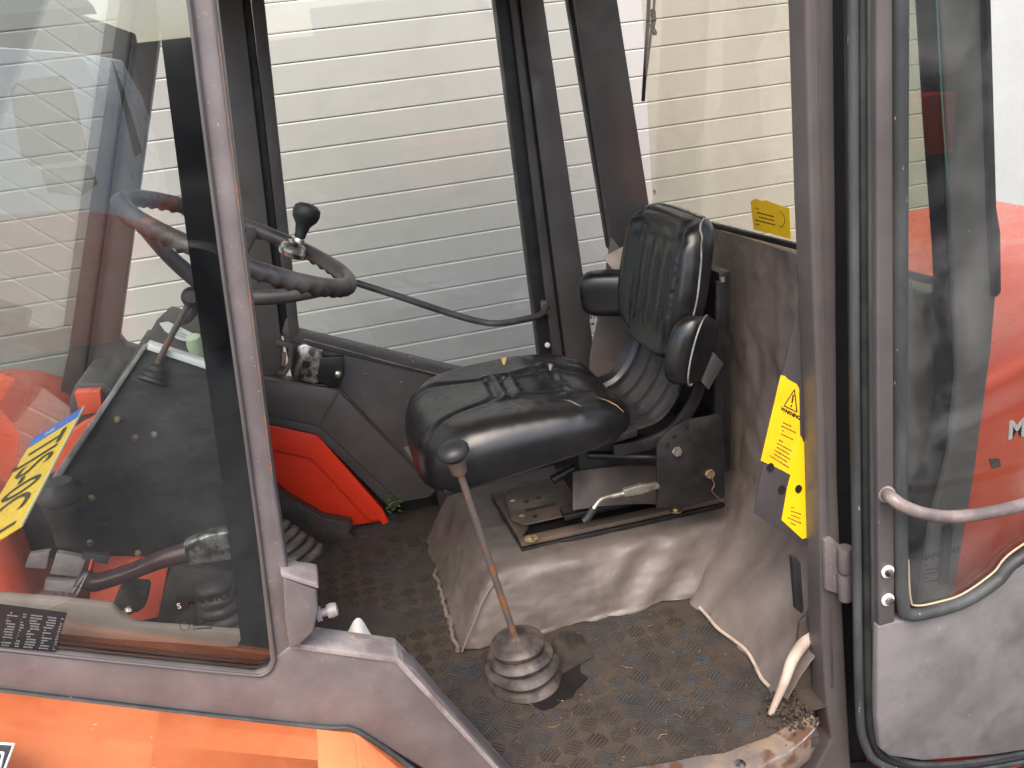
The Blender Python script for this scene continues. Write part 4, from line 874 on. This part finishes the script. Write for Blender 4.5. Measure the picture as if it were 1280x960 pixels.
while n < 700:
    x, y = random.uniform(-.4, .72), random.uniform(1.25, 2.2)
    if not onfloor(x, y) or (y > 1.7 and random.random() < .6): continue
    s = random.uniform(.0007, .0021); p = Vector((x, y, floorz(x, y) + .003)); vs = [bm.verts.new(p + Vector((random.uniform(-1, 1), random.uniform(-1, 1), random.uniform(-.3, .9))) * s) for _ in range(4)]
    for f in ((0, 1, 2), (0, 1, 3), (1, 2, 3), (0, 2, 3)): bm.faces.new([vs[i] for i in f])
    n += 1
so_ = link('pale_crumbs', bm, CRUMB); tag(so_, 'pale grit and seed specks lying on the floor mat', 'grit', kind='stuff')
bm = bmesh.new(); n = 0
while n < 42:
    x, y = random.uniform(-.1, .7), random.uniform(1.26, 1.95)
    if not onfloor(x, y): continue
    a = random.random() * 6.28; l = random.uniform(.006, .028); z = floorz(x, y) + .004; d = Vector((math.cos(a), math.sin(a), 0)); e_ = Vector((-d.y, d.x, 0)) * random.uniform(-.3, .3) * l
    p = Vector((x, y, z)); tubebm(bm, [p - d * l / 2, p + e_ + Vector((0, 0, .002)), p + d * l / 2], random.uniform(.0003, .0008), 4); n += 1
so_ = link('straw_bits', bm, STRAW); tag(so_, 'loose straw stalks and twigs strewn on the cab floor', 'straw', kind='stuff')
bm = bmesh.new()
for i in range(420):
    x, y = .745 - random.gauss(0, .024), 1.315 + random.gauss(0, .028); s = random.uniform(.0012, .0048)
    if x > .775: continue
    m_ = bmesh.ops.create_icosphere(bm, subdivisions=1, radius=s, matrix=Matrix.Translation((x, y, .004 + random.uniform(0, .012))))
    for v in m_['verts']: v.co += Vector([random.uniform(-1, 1) for _ in range(3)]) * s * .3
so_ = link('soil_heap', bm, DIRT); tag(so_, 'dark clods of soil heaped in the corner by the door post', 'dirt', kind='stuff')
# ------------------------------------------------------------------ what stands across the yard (seen mirrored in the panes)
def vm(px, py, Yo):
    p = on(px, py, y=2 * (YN + .015) - Yo); return Vector((p[0], Yo, p[2]))
tk = empty('parked_truck', (-1.8, -4.6, GZ), 'old white-cabbed truck with red chassis parked across the yard', 'truck')
Yt = -4.2
solid('cab', [vm(a, b, Yt) for a, b in ((-420, 30), (100, 66), (136, 130), (172, 250), (176, 280), (-420, 330))], (0, -1.6, 0), TRUCKW, tk, .02)
for q in ([(12, 112), (24, 100), (78, 94), (90, 108), (108, 186), (98, 200), (40, 208), (26, 196)], [(-220, 112), (-80, 100), (-40, 110), (-20, 190), (-40, 210), (-220, 220)], [(50, 212), (112, 206), (122, 230), (100, 246), (60, 240)], [(140, 76), (150, 100), (178, 190), (168, 196)]):
    solid('window', [vm(a, b, Yt + .012) for a, b in q], (0, -.02, 0), TWIN, tk, .004)
solid('red_chassis', [vm(a, b, Yt + .05) for a, b in ((-420, 300), (100, 262), (190, 280), (190, 420), (-420, 520))], (0, -1.6, 0), REDW, tk, .03)
for x in (-1.0, -2.9, -4.4):
    t_ = lathe('tyre', (x, Yt + .08, GZ + .42), (0, -1, 0), [(.2, 0), (.4, 0), (.42, .05), (.42, .22), (.4, .26), (.2, .26)], RUBBER, tk, 36)
hs = empty('brick_house', (-5, -14, GZ), 'brown brick house with grey roof across the yard', 'house')
solid('wall', [(-14, -13, GZ), (-3.0, -13, GZ), (-3.0, -13, 2.8), (-14, -13, 2.8)], (0, -6, 0), BRICK, hs, 0)
solid('roof', [(-14.4, -12.6, 2.8), (-2.6, -12.6, 2.8), (-4.5, -16, 5.2), (-14.4, -16, 5.2)], (0, -.15, -.1), ROOFM, hs, 0)
dk = empty('dark_shed', (2, -7, GZ), 'dark timber shed across the yard behind the photographer', 'shed')
ztop = vm(222, 48, -7)[2]; xl = vm(172, 100, -7)[0]
solid('wall', [(xl, -7, GZ), (9, -7, GZ), (9, -7, ztop), (xl, -7, ztop)], (0, -5, 0), M('dark_timber', (.03, .028, .028), .8, (.045, .04, .038), 8), dk, 0)
solid('door_leaf', [(.4, -6.98, GZ), (2.6, -6.98, GZ), (2.6, -6.98, 2.2), (.4, -6.98, 2.2)], (0, .02, 0), M('rust_brown_door', (.12, .05, .035), .7), dk, .01)
tr_ = empty('red_trailer', (3.2, -5, GZ), 'low red trailer parked across the yard, right of the truck', 'trailer')
solid('bed', [(1.2, -5, 0), (6, -5, 0), (6, -5, .55), (1.2, -5, .55)], (0, -1.5, 0), RED, tr_, .02)
for x in (2.2, 4.6): lathe('tyre', (x, -4.95, GZ + .35), (0, -1, 0), [(.15, 0), (.33, 0), (.35, .04), (.35, .2), (.15, .22)], RUBBER, tr_, 32)
